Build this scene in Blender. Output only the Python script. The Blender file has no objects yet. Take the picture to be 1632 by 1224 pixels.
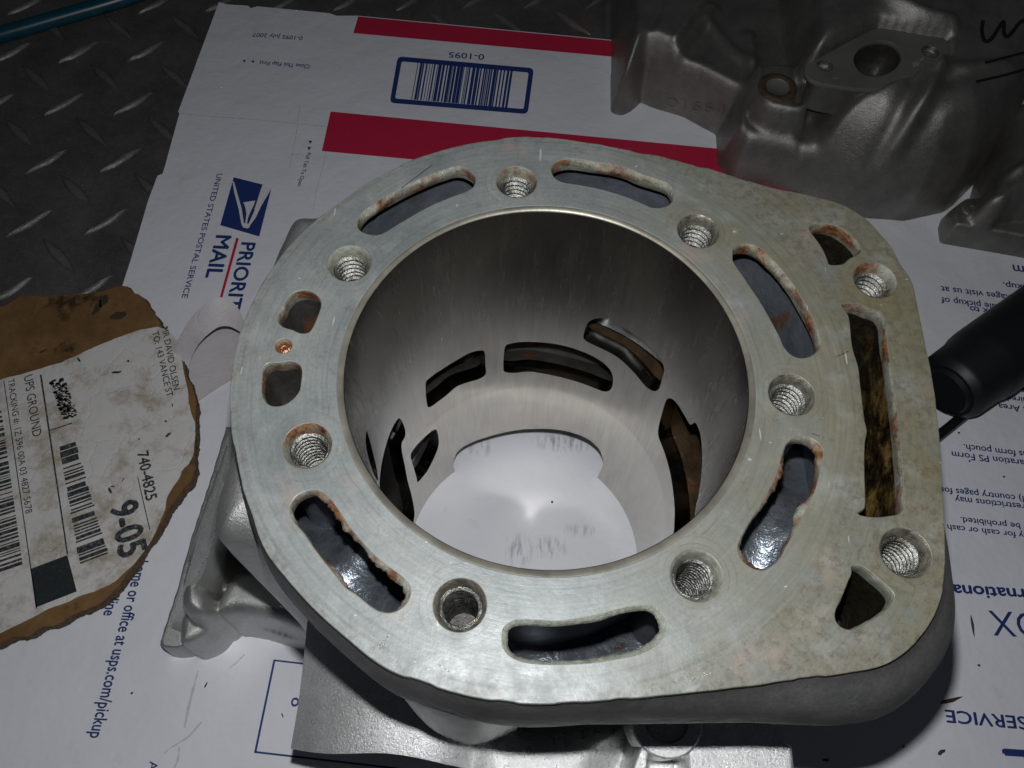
import bpy, math, random
import numpy as np
from mathutils import Matrix, Vector
random.seed(4); rng = np.random.default_rng(4)
S = 0.01                                   # 1 blender unit = 100 mm; all numbers below are in mm
sc = bpy.context.scene
COL = sc.collection
sc.unit_settings.scale_length = 0.1
ZD = 144.0                                 # height of the deck face above the parcel

# ------------------------------------------------------------------ camera
FPX, PITCH, ROLL = 1277.6, 0.479, 0.046
CAM = np.array([-7.108, -80.097, ZD + 146.8])
fw = np.array([0, math.sin(PITCH), -math.cos(PITCH)])
cx_ = np.array([1., 0, 0]); up_ = np.array([0, math.cos(PITCH), math.sin(PITCH)])
rt = math.cos(ROLL)*cx_ + math.sin(ROLL)*up_
uu = -math.sin(ROLL)*cx_ + math.cos(ROLL)*up_
cam = bpy.data.cameras.new('camera'); co = bpy.data.objects.new('camera', cam); COL.objects.link(co)
cam.sensor_width = 36; cam.lens = FPX/1632*36; cam.clip_start = 0.05; cam.clip_end = 200
m = Matrix(((rt[0], uu[0], -fw[0], CAM[0]*S), (rt[1], uu[1], -fw[1], CAM[1]*S), (rt[2], uu[2], -fw[2], CAM[2]*S), (0, 0, 0, 1)))
co.matrix_world = m
sc.camera = co
# ------------------------------------------------------------------ light: the phone's flash, just above its lens; a dark room
w = bpy.data.worlds.new('World'); sc.world = w; w.use_nodes = True
bg = w.node_tree.nodes['Background']; bg.inputs[0].default_value = (0.75, 0.82, 1, 1); bg.inputs[1].default_value = 0.02
fl = bpy.data.lights.new('phone_flash', 'POINT'); fo = bpy.data.objects.new('phone_flash', fl); COL.objects.link(fo)
LP = CAM + 20*uu + 2*fw
fo.location = LP*S; fl.energy = 162; fl.shadow_soft_size = 0.022; fl.color = (0.97, 0.99, 1.0)
sc.view_settings.view_transform = 'Standard'; sc.view_settings.look = 'None'; sc.view_settings.exposure = 0
sc.cycles.use_denoising = True
sc.cycles.sample_clamp_indirect = 12.0
sc.cycles.max_bounces = 10; sc.cycles.glossy_bounces = 6; sc.cycles.diffuse_bounces = 4
sc.cycles.blur_glossy = 0.05

def U(px, py, z=0.0):
    """point of the plane at height z that stands at this place of the photograph"""
    d = (px-816)*rt + (612-py)*uu + FPX*fw
    return CAM + d*(z-CAM[2])/d[2]
def UL(pts, z): return np.array([U(x, y, z)[:2] for x, y in pts])
def C(ox, oy, s, pts): return [(ox+x/s, oy+y/s) for x, y in pts]
def cyl_hit(px, py, R=42.0):
    d = (px-816)*rt + (612-py)*uu + FPX*fw
    a = d[0]**2+d[1]**2; b = 2*(CAM[0]*d[0]+CAM[1]*d[1]); c = CAM[0]**2+CAM[1]**2-R*R
    t = (-b+math.sqrt(max(0.0, b*b-4*a*c)))/2/a; p = CAM+t*d
    return math.atan2(p[1], p[0]), p[2]

# ------------------------------------------------------------------ object helpers
def tag(o, label=None, cat=None, group=None, kind=None):
    for k, v in (('label', label), ('category', cat), ('group', group), ('kind', kind)):
        if v: o[k] = v
    return o
def empty(name, loc, label, cat, group=None):
    o = bpy.data.objects.new(name, None); COL.objects.link(o); o.location = np.array(loc)*S
    o.empty_display_size = 0.1
    return tag(o, label, cat, group)
def link(name, me, parent=None, mat=None, kind=None, shift=True):
    o = bpy.data.objects.new(name, me); COL.objects.link(o)
    if mat is not None: me.materials.clear(); me.materials.append(mat)
    if parent is not None:
        o.parent = parent
        if shift:
            L = parent.location if parent.parent is None else parent.parent.location
            me.transform(Matrix.Translation(-L))
    if kind: o['kind'] = kind
    return o
def mesh(name, V, F, mat, parent=None, smooth=False, kind=None, sharp=None):
    me = bpy.data.meshes.new(name)
    me.from_pydata((np.asarray(V, float)*S).tolist(), [], [tuple(int(i) for i in f) for f in F])
    me.validate(); 
    if smooth:
        me.shade_smooth()
        if sharp: me.set_sharp_from_angle(angle=math.radians(sharp))
    me.update()
    return link(name, me, parent, mat, kind)
def sub(name, V, F, mat, parent, top, **k):
    """a part of a part: same world coordinates"""
    me = bpy.data.meshes.new(name); me.from_pydata((np.asarray(V, float)*S).tolist(), [], [tuple(int(i) for i in f) for f in F])
    me.validate()
    if k.get('smooth'): me.shade_smooth()
    o = bpy.data.objects.new(name, me); COL.objects.link(o); me.materials.append(mat)
    o.parent = parent; me.transform(Matrix.Translation(-top.location)); return o

def smooth_poly(P, n=8, closed=True):
    P = np.asarray(P, float); N = len(P); out = []
    for i in range(N if closed else N-1):
        p0, p1, p2, p3 = (P[(i-1) % N], P[i], P[(i+1) % N], P[(i+2) % N]) if closed else (P[max(i-1, 0)], P[i], P[i+1], P[min(i+2, N-1)])
        for k in range(n):
            t = k/n
            out.append(0.5*((2*p1)+(-p0+p2)*t+(2*p0-5*p1+4*p2-p3)*t*t+(-p0+3*p1-3*p2+p3)*t**3))
    if not closed: out.append(P[-1])
    return np.array(out)
def resample(P, step, closed=True):
    P = np.asarray(P, float); Q = np.vstack([P, P[:1]]) if closed else P
    L = np.r_[0, np.cumsum(np.linalg.norm(np.diff(Q, axis=0), axis=1))]
    n = max(8, int(L[-1]/step)); s = np.linspace(0, L[-1], n+(0 if closed else 1), endpoint=not closed)
    return np.stack([np.interp(s, L, Q[:, k]) for k in range(Q.shape[1])], 1)
def area(P): x, y = P[:, 0], P[:, 1]; return 0.5*np.sum(x*np.roll(y, -1)-y*np.roll(x, -1))
def ccw(P): return P if area(P) > 0 else P[::-1]
def normals(P):   # outward for a ccw loop
    t = np.roll(P, -1, 0)-np.roll(P, 1, 0); t /= np.linalg.norm(t, axis=1)[:, None]+1e-9
    return np.stack([t[:, 1], -t[:, 0]], 1)
def noise1(n, k, amp):   # smooth closed noise
    a = np.zeros(n); s = np.arange(n)/n*2*math.pi  
    for f in range(1, k): a += rng.normal()*np.cos(f*s+rng.uniform(0, 6.28))/f**0.45
    return a/a.std()*amp*0.8
def loft(name, rings, mat, parent=None, cap0=False, cap1=False, smooth=True, sharp=None, kind=None, closed=True):
    n = len(rings[0]); V = np.vstack(rings); F = []
    for j in range(len(rings)-1):
        for i in range(n if closed else n-1):
            k = (i+1) % n
            F.append((j*n+i, j*n+k, (j+1)*n+k, (j+1)*n+i))
    if cap0: F.append(tuple(range(n-1, -1, -1)))
    if cap1: F.append(tuple((len(rings)-1)*n+i for i in range(n)))
    return mesh(name, V, F, mat, parent, smooth, kind, sharp)
def fill(loops, z0, z1, bevel=0.0):
    """flat plate with holes between z0 and z1, as a mesh datablock"""
    cu = bpy.data.curves.new('plate', 'CURVE'); cu.dimensions = '2D'; cu.fill_mode = 'BOTH'
    for P in loops:
        s = cu.splines.new('POLY'); s.points.add(len(P)-1); s.use_cyclic_u = True
        s.points.foreach_set('co', np.c_[np.asarray(P)*S, np.zeros(len(P)), np.ones(len(P))].ravel())
    cu.extrude = max(0, (z1-z0)/2-bevel)*S; cu.bevel_depth = bevel*S; cu.bevel_resolution = 1
    if bevel: cu.offset = -bevel*S
    o = bpy.data.objects.new('plate', cu); COL.objects.link(o); o.location = (0, 0, (z0+z1)/2*S)
    bpy.context.view_layer.update()
    me = bpy.data.meshes.new_from_object(o.evaluated_get(bpy.context.evaluated_depsgraph_get()))
    me.transform(Matrix.Translation((0, 0, (z0+z1)/2*S)))
    bpy.data.objects.remove(o); bpy.data.curves.remove(cu)
    return me
def plate(name, loops, z0, z1, mat, parent=None, bevel=0.0, kind=None):
    me = fill(loops, z0, z1, bevel); me.name = name
    if bevel: me.shade_smooth(); me.set_sharp_from_angle(angle=math.radians(40))
    return link(name, me, parent, mat, kind)
def circle(cx, cy, r, n=48): a = np.arange(n)/n*2*math.pi; return np.stack([cx+r*np.cos(a), cy+r*np.sin(a)], 1)
def ring3(P, z): return np.c_[P, np.full(len(P), float(z))]
def tube(name, path, rad, mat, parent=None, n=14, kind=None, cap=True):
    path = np.asarray(path, float); rings = []
    rad = np.broadcast_to(rad, len(path)); T = np.gradient(path, axis=0)
    for p, t, r in zip(path, T, rad):
        t = t/np.linalg.norm(t); a = np.cross(t, [0, 0, 1.]); a /= np.linalg.norm(a)+1e-9; b = np.cross(a, t)
        ang = np.arange(n)/n*2*math.pi
        rings.append(p+r*(np.cos(ang)[:, None]*a+np.sin(ang)[:, None]*b))
    return loft(name, rings, mat, parent, cap, cap, True, 40, kind)

# ------------------------------------------------------------------ materials
class NT:
    def __init__(s, name):
        s.m = bpy.data.materials.new(name); s.m.use_nodes = True; s.t = s.m.node_tree; s.n = s.t.nodes
        s.b = s.n['Principled BSDF']; s.geo = s.n.new('ShaderNodeNewGeometry')
        v = s.n.new('ShaderNodeVectorMath'); v.operation = 'SCALE'; v.inputs['Scale'].default_value = 1/S
        s.L(s.geo.outputs['Position'], v.inputs[0]); s.P = v.outputs[0]
    def L(s, a, b): s.t.links.new(a, b)
    def put(s, sock, v):
        if isinstance(v, bpy.types.NodeSocket): s.L(v, sock)
        elif isinstance(v, (tuple, list)) and len(v) == 3 and sock.type == 'RGBA': sock.default_value = (*v, 1)
        else: sock.default_value = v
    def math(s, op, a, b=0.0, c=0.0, clamp=False):
        k = s.n.new('ShaderNodeMath'); k.operation = op; k.use_clamp = clamp
        for i, v in enumerate((a, b, c)): s.put(k.inputs[i], v)
        return k.outputs[0]
    def vmath(s, op, a, b=(0, 0, 0)):
        k = s.n.new('ShaderNodeVectorMath'); k.operation = op; s.put(k.inputs[0], a); s.put(k.inputs[1], b)
        return k.outputs['Value'] if op in ('LENGTH', 'DISTANCE', 'DOT_PRODUCT') else k.outputs[0]
    def noise(s, scale, detail=4, rough=0.6, vec=None, dist=0.0, out='Fac'):
        k = s.n.new('ShaderNodeTexNoise'); k.inputs['Scale'].default_value = scale; k.inputs['Detail'].default_value = detail
        k.inputs['Roughness'].default_value = rough; k.inputs['Distortion'].default_value = dist
        s.L(vec if vec is not None else s.P, k.inputs['Vector']); return k.outputs[out]
    def vor(s, scale, vec=None, feat='F1'):
        k = s.n.new('ShaderNodeTexVoronoi'); k.feature = feat; k.inputs['Scale'].default_value = scale
        s.L(vec if vec is not None else s.P, k.inputs['Vector']); return k.outputs['Distance']
    def ramp(s, f, stops, interp='LINEAR'):
        k = s.n.new('ShaderNodeValToRGB'); cr = k.color_ramp; cr.interpolation = interp
        while len(cr.elements) < len(stops): cr.elements.new(0.5)
        for e, (p, c) in zip(cr.elements, stops):
            e.position = p; e.color = (*c, 1) if isinstance(c, tuple) else (c, c, c, 1)
        s.L(f, k.inputs[0]); return k.outputs[0]
    def mix(s, f, a, b, mode='MIX'):
        k = s.n.new('ShaderNodeMix'); k.data_type = 'RGBA'; k.blend_type = mode; s.put(k.inputs[0], f); s.put(k.inputs[6], a); s.put(k.inputs[7], b)
        return k.outputs[2]
    def xyz(s):
        k = s.n.new('ShaderNodeSeparateXYZ'); s.L(s.P, k.inputs[0]); return k.outputs
    def scale(s, v, vec=None):
        return s.vmath('MULTIPLY', vec if vec is not None else s.P, v)
    def bump(s, h, strength=0.3, dist=0.1, prev=None):
        k = s.n.new('ShaderNodeBump'); k.inputs['Strength'].default_value = strength; k.inputs['Distance'].default_value = dist*S
        s.L(h, k.inputs['Height'])
        if prev is not None: s.L(prev, k.inputs['Normal'])
        return k.outputs[0]
    def done(s, color=None, rough=None, metal=None, bump=None, spec=None, coat=None):
        b = s.b
        if color is not None: s.put(b.inputs['Base Color'], color)
        if rough is not None: s.put(b.inputs['Roughness'], rough)
        if metal is not None: s.put(b.inputs['Metallic'], metal)
        if spec is not None: s.put(b.inputs['Specular IOR Level'], spec)
        if coat is not None: s.put(b.inputs['Coat Weight'], coat); b.inputs['Coat Roughness'].default_value = 0.1
        if bump is not None: s.L(bump, b.inputs['Normal'])
        return s.m
def simple(name, c, rough=0.5, metal=0.0, var=0.15, nscale=0.3, bscale=4.0, bstr=0.15, bd=0.1):
    t = NT(name)
    f = t.ramp(t.noise(nscale, 6), [(0.3, 1-var), (0.7, 1+0*var)])
    col = t.mix(1.0, c, f, 'MULTIPLY')
    return t.done(col, rough, metal, t.bump(t.noise(bscale, 4), bstr, bd))

HOLES_PX = [(823.4, 289.6), (1112.8, 367.9), (1261.8, 628.8), (1110, 917), (733, 963.7), (489.5, 710), (557, 419.5), (1394.5, 446), (1443.4, 880.9)]
HOLES = UL(HOLES_PX, ZD)

def rust_mask_nodes(t, lo=0.5, hi=0.62, s=0.25):
    return t.ramp(t.noise(s, 8, 0.7), [(lo, 0.0), (hi, 1.0)])

def mat_deck():
    t = NT('deck_aluminium')
    x, y, z = t.xyz()
    base = t.ramp(t.noise(0.05, 8, 0.65), [(0.30, (0.155, 0.168, 0.168)), (0.5, (0.20, 0.213, 0.209)), (0.70, (0.25, 0.262, 0.252))])
    fine = t.ramp(t.noise(1.3, 6, 0.7), [(0.3, 0.84), (0.7, 1.08)])
    col = t.mix(1.0, base, fine, 'MULTIPLY')
    # old oil film on the chamber side
    m1 = t.math('ADD', t.math('MULTIPLY', x, 0.014), t.math('MULTIPLY', t.noise(0.045, 6, 0.6), 1.5))
    m1 = t.ramp(m1, [(0.0, 0.0), (0.99, 0.0), (1.0, 0.0)]) if False else t.math('SUBTRACT', m1, 0.92, clamp=True)
    col = t.mix(t.math('MULTIPLY', m1, 1.0, clamp=True), col, (0.165, 0.148, 0.09))
    pale = t.ramp(t.noise(0.11, 6, 0.6), [(0.54, 0.0), (0.70, 0.45)])
    col = t.mix(pale, col, (0.32, 0.335, 0.325))
    red = t.ramp(t.noise(0.07, 5, 0.55, t.vmath('ADD', t.P, (31, 7, 3))), [(0.60, 0.0), (0.75, 0.45)])
    col = t.mix(red, col, (0.38, 0.25, 0.20))
    blot = t.ramp(t.noise(0.33, 8, 0.75, t.vmath('ADD', t.P, (-11, 47, 3))), [(0.56, 0.0), (0.68, 0.6)])
    col = t.mix(blot, col, (0.12, 0.115, 0.095))
    # witness marks of the gasket: rings round the bore, along the rim and round each bolt hole
    r = t.vmath('LENGTH', t.vmath('MULTIPLY', t.P, (1, 1, 0)))
    wob = t.math('MULTIPLY', t.noise(0.06, 3), 1.6)
    rr = t.math('ADD', r, wob)
    rn = t.math('MULTIPLY', t.math('SUBTRACT', rr, 42.0), 1/26.0)
    g = t.ramp(rn, [(0.0, 0.62), (0.07, 0.75), (0.1, 1.0), (0.155, 1.0), (0.165, 0.62), (0.178, 1.0), (0.20, 1.0), (0.208, 0.8), (0.216, 1.0),
                    (0.74, 1.0), (0.75, 0.74), (0.775, 0.95), (0.84, 0.95), (0.85, 0.72), (0.865, 0.72), (0.875, 1.0), (0.93, 0.85), (1.0, 0.9)])
    dm = None
    for hx, hy in HOLES:
        d = t.vmath('LENGTH', t.vmath('MULTIPLY', t.vmath('SUBTRACT', t.P, (hx, hy, 0)), (1, 1, 0)))
        dm = d if dm is None else t.math('MINIMUM', dm, d)
    dn = t.math('MULTIPLY', t.math('ADD', dm, t.math('MULTIPLY', wob, 0.25)), 0.1)
    hm = t.ramp(dn, [(0.45, 0.55), (0.52, 0.85), (0.60, 1.0), (0.625, 0.72), (0.65, 1.05), (0.74, 1.0), (0.765, 0.75), (0.79, 1.0)])
    near = t.ramp(dn, [(0.80, 1.0), (0.84, 0.0)])
    gm = t.mix(near, g, hm)
    vis = t.ramp(t.noise(0.09, 4), [(0.40, 0.1), (0.66, 0.85)])
    col = t.mix(vis, col, t.mix(1.0, col, gm, 'MULTIPLY'))
    grime = t.math('MULTIPLY', t.ramp(rn, [(0.80, 0.0), (0.92, 1.0)]), t.ramp(t.noise(0.5, 7, 0.75), [(0.48, 0.0), (0.62, 0.7)]))
    col = t.mix(grime, col, (0.10, 0.085, 0.06))
    hg = t.math('MULTIPLY', t.ramp(dn, [(0.46, 1.0), (0.62, 0.0)]), t.ramp(t.noise(0.45, 6, 0.75, t.vmath('ADD', t.P, (8, 8, 0))), [(0.46, 0.0), (0.62, 0.75)]))
    col = t.mix(hg, col, (0.16, 0.13, 0.085))
    grn = t.ramp(t.noise(0.10, 6, 0.7, t.vmath('ADD', t.P, (-60, 12, 0))), [(0.52, 0.0), (0.68, 0.5)])
    col = t.mix(grn, col, (0.16, 0.185, 0.175))
    # circular scrubbing: fine arcs
    ang = t.math('ARCTAN2', y, x)
    pv = t.n.new('ShaderNodeCombineXYZ'); t.L(t.math('MULTIPLY', r, 1.0), pv.inputs[0]); t.L(t.math('MULTIPLY', ang, 2.2), pv.inputs[1])
    scr = t.noise(1.6, 5, 0.6, pv.outputs[0])
    col = t.mix(1.0, col, t.ramp(scr, [(0.3, 0.88), (0.7, 1.08)]), 'MULTIPLY')
    # hairline scratches
    def hair(ax, sc_, off):
        vv = t.scale(ax, t.vmath('ADD', t.P, off))
        return t.ramp(t.noise(sc_, 2, 0.4, vv), [(0.75, 0.0), (0.77, 0.35)])
    col = t.mix(hair((0.5, 0.9, 0), 0.9, (3, 9, 0)), col, (0.7, 0.72, 0.72))
    col = t.mix(hair((0.9, -0.12, 0), 0.8, (30, 19, 0)), col, (0.68, 0.70, 0.70))
    pits = t.ramp(t.vor(0.16), [(0.018, 1.0), (0.03, 0.0)])
    col = t.mix(pits, col, (0.08, 0.07, 0.06))
    rough = t.ramp(t.noise(0.18, 6, 0.65), [(0.3, 0.36), (0.7, 0.58)])
    h = t.math('ADD', t.math('MULTIPLY', scr, 0.5), t.noise(0.9, 7, 0.7))
    nb = t.bump(h, 0.42, 0.12)
    nb = t.bump(gm, 0.12, 0.1, nb)
    return t.done(col, rough, 0.15, nb)
def mat_cast(name, c0, c1, rough=(0.38, 0.6), metal=0.85, grain=2.2, gs=0.5, gd=0.18, rust=0.0):
    t = NT(name)
    col = t.ramp(t.noise(0.06, 7, 0.65), [(0.3, c0), (0.7, c1)])
    col = t.mix(1.0, col, t.ramp(t.noise(grain, 5, 0.7), [(0.3, 0.8), (0.7, 1.12)]), 'MULTIPLY')
    if rust: col = t.mix(t.ramp(t.noise(0.12, 7, 0.7), [(0.62, 0.0), (0.72, rust)]), col, (0.22, 0.10, 0.045))
    pit = t.ramp(t.vor(0.42, t.vmath('ADD', t.P, t.vmath('MULTIPLY', t.noise(0.4, 3, out='Color'), (6, 6, 6)))), [(0.07, 1.0), (0.12, 0.0)])
    pitm = t.math('MULTIPLY', pit, t.ramp(t.noise(0.1, 3), [(0.45, 0.0), (0.6, 0.7)]))
    col = t.mix(pitm, col, (0.06, 0.055, 0.05))
    b = t.bump(t.noise(grain, 5, 0.7), gs, gd)
    b = t.bump(t.noise(0.25, 4), 0.25, 0.6, b)
    b = t.bump(t.math('SUBTRACT', 1.0, pitm), 0.5, 0.2, b)
    return t.done(col, t.ramp(t.noise(0.4, 5), [(0.3, rough[0]), (0.7, rough[1])]), metal, b)
def mat_bore():
    t = NT('honed_bore')
    x, y, z = t.xyz()
    ang = t.math('ARCTAN2', y, x)
    pv = t.n.new('ShaderNodeCombineXYZ'); t.L(t.math('MULTIPLY', ang, 14.0), pv.inputs[0]); t.L(t.math('MULTIPLY', z, 0.035), pv.inputs[1])
    st = t.noise(1.0, 6, 0.65, pv.outputs[0])
    col = t.ramp(st, [(0.28, (0.32, 0.31, 0.275)), (0.5, (0.40, 0.385, 0.34)), (0.72, (0.49, 0.465, 0.40))])
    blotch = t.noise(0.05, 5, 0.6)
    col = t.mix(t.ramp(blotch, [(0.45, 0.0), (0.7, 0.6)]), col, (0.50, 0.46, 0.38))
    col = t.mix(1.0, col, t.ramp(t.math('MULTIPLY', t.math('ADD', z, t.math('MULTIPLY', blotch, 16.0)), 1/150.0), [(0.30, 0.98), (0.48, 0.88), (0.62, 0.66), (0.78, 0.38), (1.0, 0.24)]), 'MULTIPLY')  # darkens towards the top: the upper wall's dark reflections put into the colour
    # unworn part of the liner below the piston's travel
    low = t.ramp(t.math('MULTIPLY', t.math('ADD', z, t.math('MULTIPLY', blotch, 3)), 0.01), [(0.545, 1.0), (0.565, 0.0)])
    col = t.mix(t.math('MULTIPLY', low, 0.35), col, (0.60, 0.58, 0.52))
    # hone marks: crossed fine lines
    def hone(s):
        q = t.math('ADD', t.math('MULTIPLY', ang, 42.0), t.math('MULTIPLY', z, s))
        cv = t.n.new('ShaderNodeCombineXYZ'); t.L(q, cv.inputs[0]); return t.noise(3.5, 3, 0.7, cv.outputs[0])
    hh = t.math('ADD', hone(0.55), hone(-0.55))
    pv2 = t.n.new('ShaderNodeCombineXYZ'); t.L(t.math('MULTIPLY', ang, 60.0), pv2.inputs[0]); t.L(t.math('MULTIPLY', z, 0.03), pv2.inputs[1])
    fine = t.noise(1.5, 3, 0.6, pv2.outputs[0])
    col = t.mix(1.0, col, t.ramp(fine, [(0.3, 0.9), (0.7, 1.06)]), 'MULTIPLY')
    rough = t.math('ADD', t.ramp(st, [(0.3, 0.08), (0.7, 0.13)]), t.ramp(t.math('MULTIPLY', z, 0.01), [(0.66, 0.0), (1.0, 0.16)]))
    nb = t.bump(hh, 0.02, 0.01)
    return t.done(col, rough, 1.0, nb)
def mat_lip(name, cream=0.35):
    t = NT(name)
    c = t.ramp(t.noise(0.55, 8, 0.75), [(0.32, (0.035, 0.02, 0.012)), (0.45, (0.13, 0.055, 0.025)), (0.58, (0.26, 0.12, 0.055)), (0.72, (0.29, 0.25, 0.185))])
    cm = t.ramp(t.noise(0.16, 4), [(0.5-cream*0.4, 0.0), (0.68-cream*0.4, 1.0)])
    c = t.mix(cm, c, t.ramp(t.noise(0.8, 5), [(0.3, (0.20, 0.205, 0.165)), (0.7, (0.36, 0.365, 0.31))]))
    b = t.bump(t.noise(1.4, 7, 0.75), 0.9, 0.4)
    return t.done(c, t.ramp(t.noise(1.1, 4), [(0.35, 0.28), (0.65, 0.7)]), 0.3, b)
def mat_jacket(name, c0, c1, rough, metal=0.5, bd=0.6, bs=0.22):
    t = NT(name)
    c = t.ramp(t.noise(0.16, 7, 0.7), [(0.3, c0), (0.7, c1)])
    rm = t.ramp(t.noise(0.09, 6, 0.7, t.vmath('ADD', t.scale((1, 1, 0.35)), (5, 0, 0))), [(0.61, 0.0), (0.67, 0.85)])
    c = t.mix(rm, c, (0.15, 0.06, 0.022))
    b = t.bump(t.noise(bs, 6, 0.6), 0.7, bd); b = t.bump(t.noise(2.5, 4), 0.5, 0.12, b)
    return t.done(c, rough, metal, b)
def mat_oil():
    t = NT('oily_passage')
    c = t.ramp(t.noise(0.13, 8, 0.7), [(0.40, (0.005, 0.004, 0.003)), (0.48, (0.03, 0.018, 0.007)), (0.56, (0.15, 0.095, 0.028)), (0.68, (0.34, 0.23, 0.08))])
    x, y, z = t.xyz()
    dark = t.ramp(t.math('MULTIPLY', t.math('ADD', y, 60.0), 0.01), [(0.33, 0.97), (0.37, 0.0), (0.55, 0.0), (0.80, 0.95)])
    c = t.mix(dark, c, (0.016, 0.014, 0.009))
    b = t.bump(t.noise(0.55, 7, 0.7), 0.9, 0.9)
    return t.done(c, t.ramp(t.noise(0.6, 4), [(0.35, 0.12), (0.65, 0.5)]), 0.25, b)
def mat_paper(name, c, bs=0.12, dirt=0.0, crease=0.0, smear=None):
    t = NT(name)
    col = t.mix(1.0, c, t.ramp(t.noise(0.02, 5), [(0.3, 0.93), (0.7, 1.0)]), 'MULTIPLY')
    col = t.mix(1.0, col, t.ramp(t.noise(1.8, 5, 0.7), [(0.3, 0.955), (0.7, 1.02)]), 'MULTIPLY')
    sp = t.ramp(t.vor(0.055), [(0.012, 1.0), (0.018, 0.0)])
    col = t.mix(t.math('MULTIPLY', sp, t.ramp(t.noise(0.03, 2), [(0.5, 0.0), (0.55, 0.8)])), col, (0.12, 0.10, 0.09))
    sm = t.ramp(t.noise(0.045, 7, 0.75, t.vmath('ADD', t.P, (70, 20, 0))), [(0.60, 0.0), (0.78, 0.35)])
    col = t.mix(sm, col, (0.35, 0.33, 0.31))
    if smear:
        for (cx0, cy0, rx, ry, amt) in smear:
            d = t.vmath('LENGTH', t.vmath('MULTIPLY', t.vmath('SUBTRACT', t.P, (cx0, cy0, 0)), (1/rx, 1/ry, 0)))
            near = t.ramp(d, [(0.35, 1.0), (1.0, 0.0)])
            stv = t.ramp(t.noise(0.55, 5, 0.65, t.scale((1.0, 0.2, 1))), [(0.47, 0.0), (0.60, 1.0)])
            col = t.mix(t.math('MULTIPLY', t.math('MULTIPLY', near, stv), amt), col, (0.16, 0.16, 0.22))
    if dirt:
        d = t.ramp(t.noise(0.07, 8, 0.75), [(0.48, 0.0), (0.66, dirt)])
        col = t.mix(d, col, (0.30, 0.24, 0.14))
        d2 = t.ramp(t.noise(0.25, 6, 0.8, t.vmath('ADD', t.P, (9, 99, 0))), [(0.64, 0.0), (0.70, dirt)])
        col = t.mix(d2, col, (0.10, 0.09, 0.07))
    b = t.bump(t.noise(0.9, 4), bs, 0.12); b = t.bump(t.noise(0.03, 4), 0.6, 2.5, b); b = t.bump(t.noise(0.15, 5), 0.3, 0.35, b)
    if crease: b = t.bump(t.ramp(t.vor(0.05, feat='DISTANCE_TO_EDGE', vec=t.vmath('ADD', t.P, t.vmath('MULTIPLY', t.noise(0.1, 4, out='Color'), (12, 12, 0)))), [(0.0, 0.0), (0.03, 1.0)]), crease, 0.3, b)
    return t.done(col, 0.62, 0.0, b, spec=0.3)
def mat_ink(name, c, worn=0.0):
    t = NT(name)
    f = t.ramp(t.noise(1.2, 5, 0.7), [(0.3, 0.85), (0.7, 1.12)])
    col = t.mix(1.0, c, f, 'MULTIPLY')
    if worn: col = t.mix(t.ramp(t.noise(0.7, 6, 0.8), [(0.5, 0.0), (0.68, worn)]), col, (0.6, 0.58, 0.55))
    return t.done(col, 0.55, 0.0, t.bump(t.noise(0.9, 4), 0.1, 0.1), spec=0.3)
def mat_brown():
    t = NT('kraft_board')
    c = t.ramp(t.noise(0.06, 8, 0.7), [(0.3, (0.13, 0.068, 0.028)), (0.55, (0.20, 0.11, 0.045)), (0.75, (0.26, 0.155, 0.07))])
    fib = t.ramp(t.noise(1.0, 5, 0.7, t.scale((0.35, 2.5, 1))), [(0.3, 0.82), (0.7, 1.1)])
    c = t.mix(1.0, c, fib, 'MULTIPLY')
    oil = t.ramp(t.noise(0.05, 5, 0.65, t.vmath('ADD', t.P, (12, 60, 0))), [(0.60, 0.0), (0.68, 0.9)])
    c = t.mix(oil, c, (0.03, 0.02, 0.012))
    return t.done(c, 0.75, 0.0, t.bump(t.noise(1.3, 6, 0.75), 0.6, 0.25), spec=0.2)
def mat_plate():
    t = NT('tread_steel')
    c = t.ramp(t.noise(0.04, 8, 0.7), [(0.3, (0.10, 0.093, 0.09)), (0.7, (0.19, 0.18, 0.175))])
    c = t.mix(1.0, c, t.ramp(t.noise(1.4, 6, 0.75), [(0.3, 0.6), (0.7, 1.25)]), 'MULTIPLY')
    rs = t.ramp(t.noise(0.02, 6, 0.6, t.vmath('ADD', t.P, (140, -60, 0))), [(0.60, 0.0), (0.72, 0.55)])
    c = t.mix(rs, c, (0.13, 0.05, 0.03))
    x, y, z = t.xyz()
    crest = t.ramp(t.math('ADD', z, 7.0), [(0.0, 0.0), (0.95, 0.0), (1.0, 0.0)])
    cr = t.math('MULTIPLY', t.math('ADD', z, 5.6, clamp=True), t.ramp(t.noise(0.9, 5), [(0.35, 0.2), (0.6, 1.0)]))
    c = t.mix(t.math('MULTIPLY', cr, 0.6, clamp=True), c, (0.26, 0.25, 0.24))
    b = t.bump(t.noise(1.1, 6, 0.7), 0.6, 0.25)
    return t.done(c, t.ramp(t.noise(0.3, 6), [(0.3, 0.32), (0.7, 0.6)]), 0.45, b)

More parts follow.
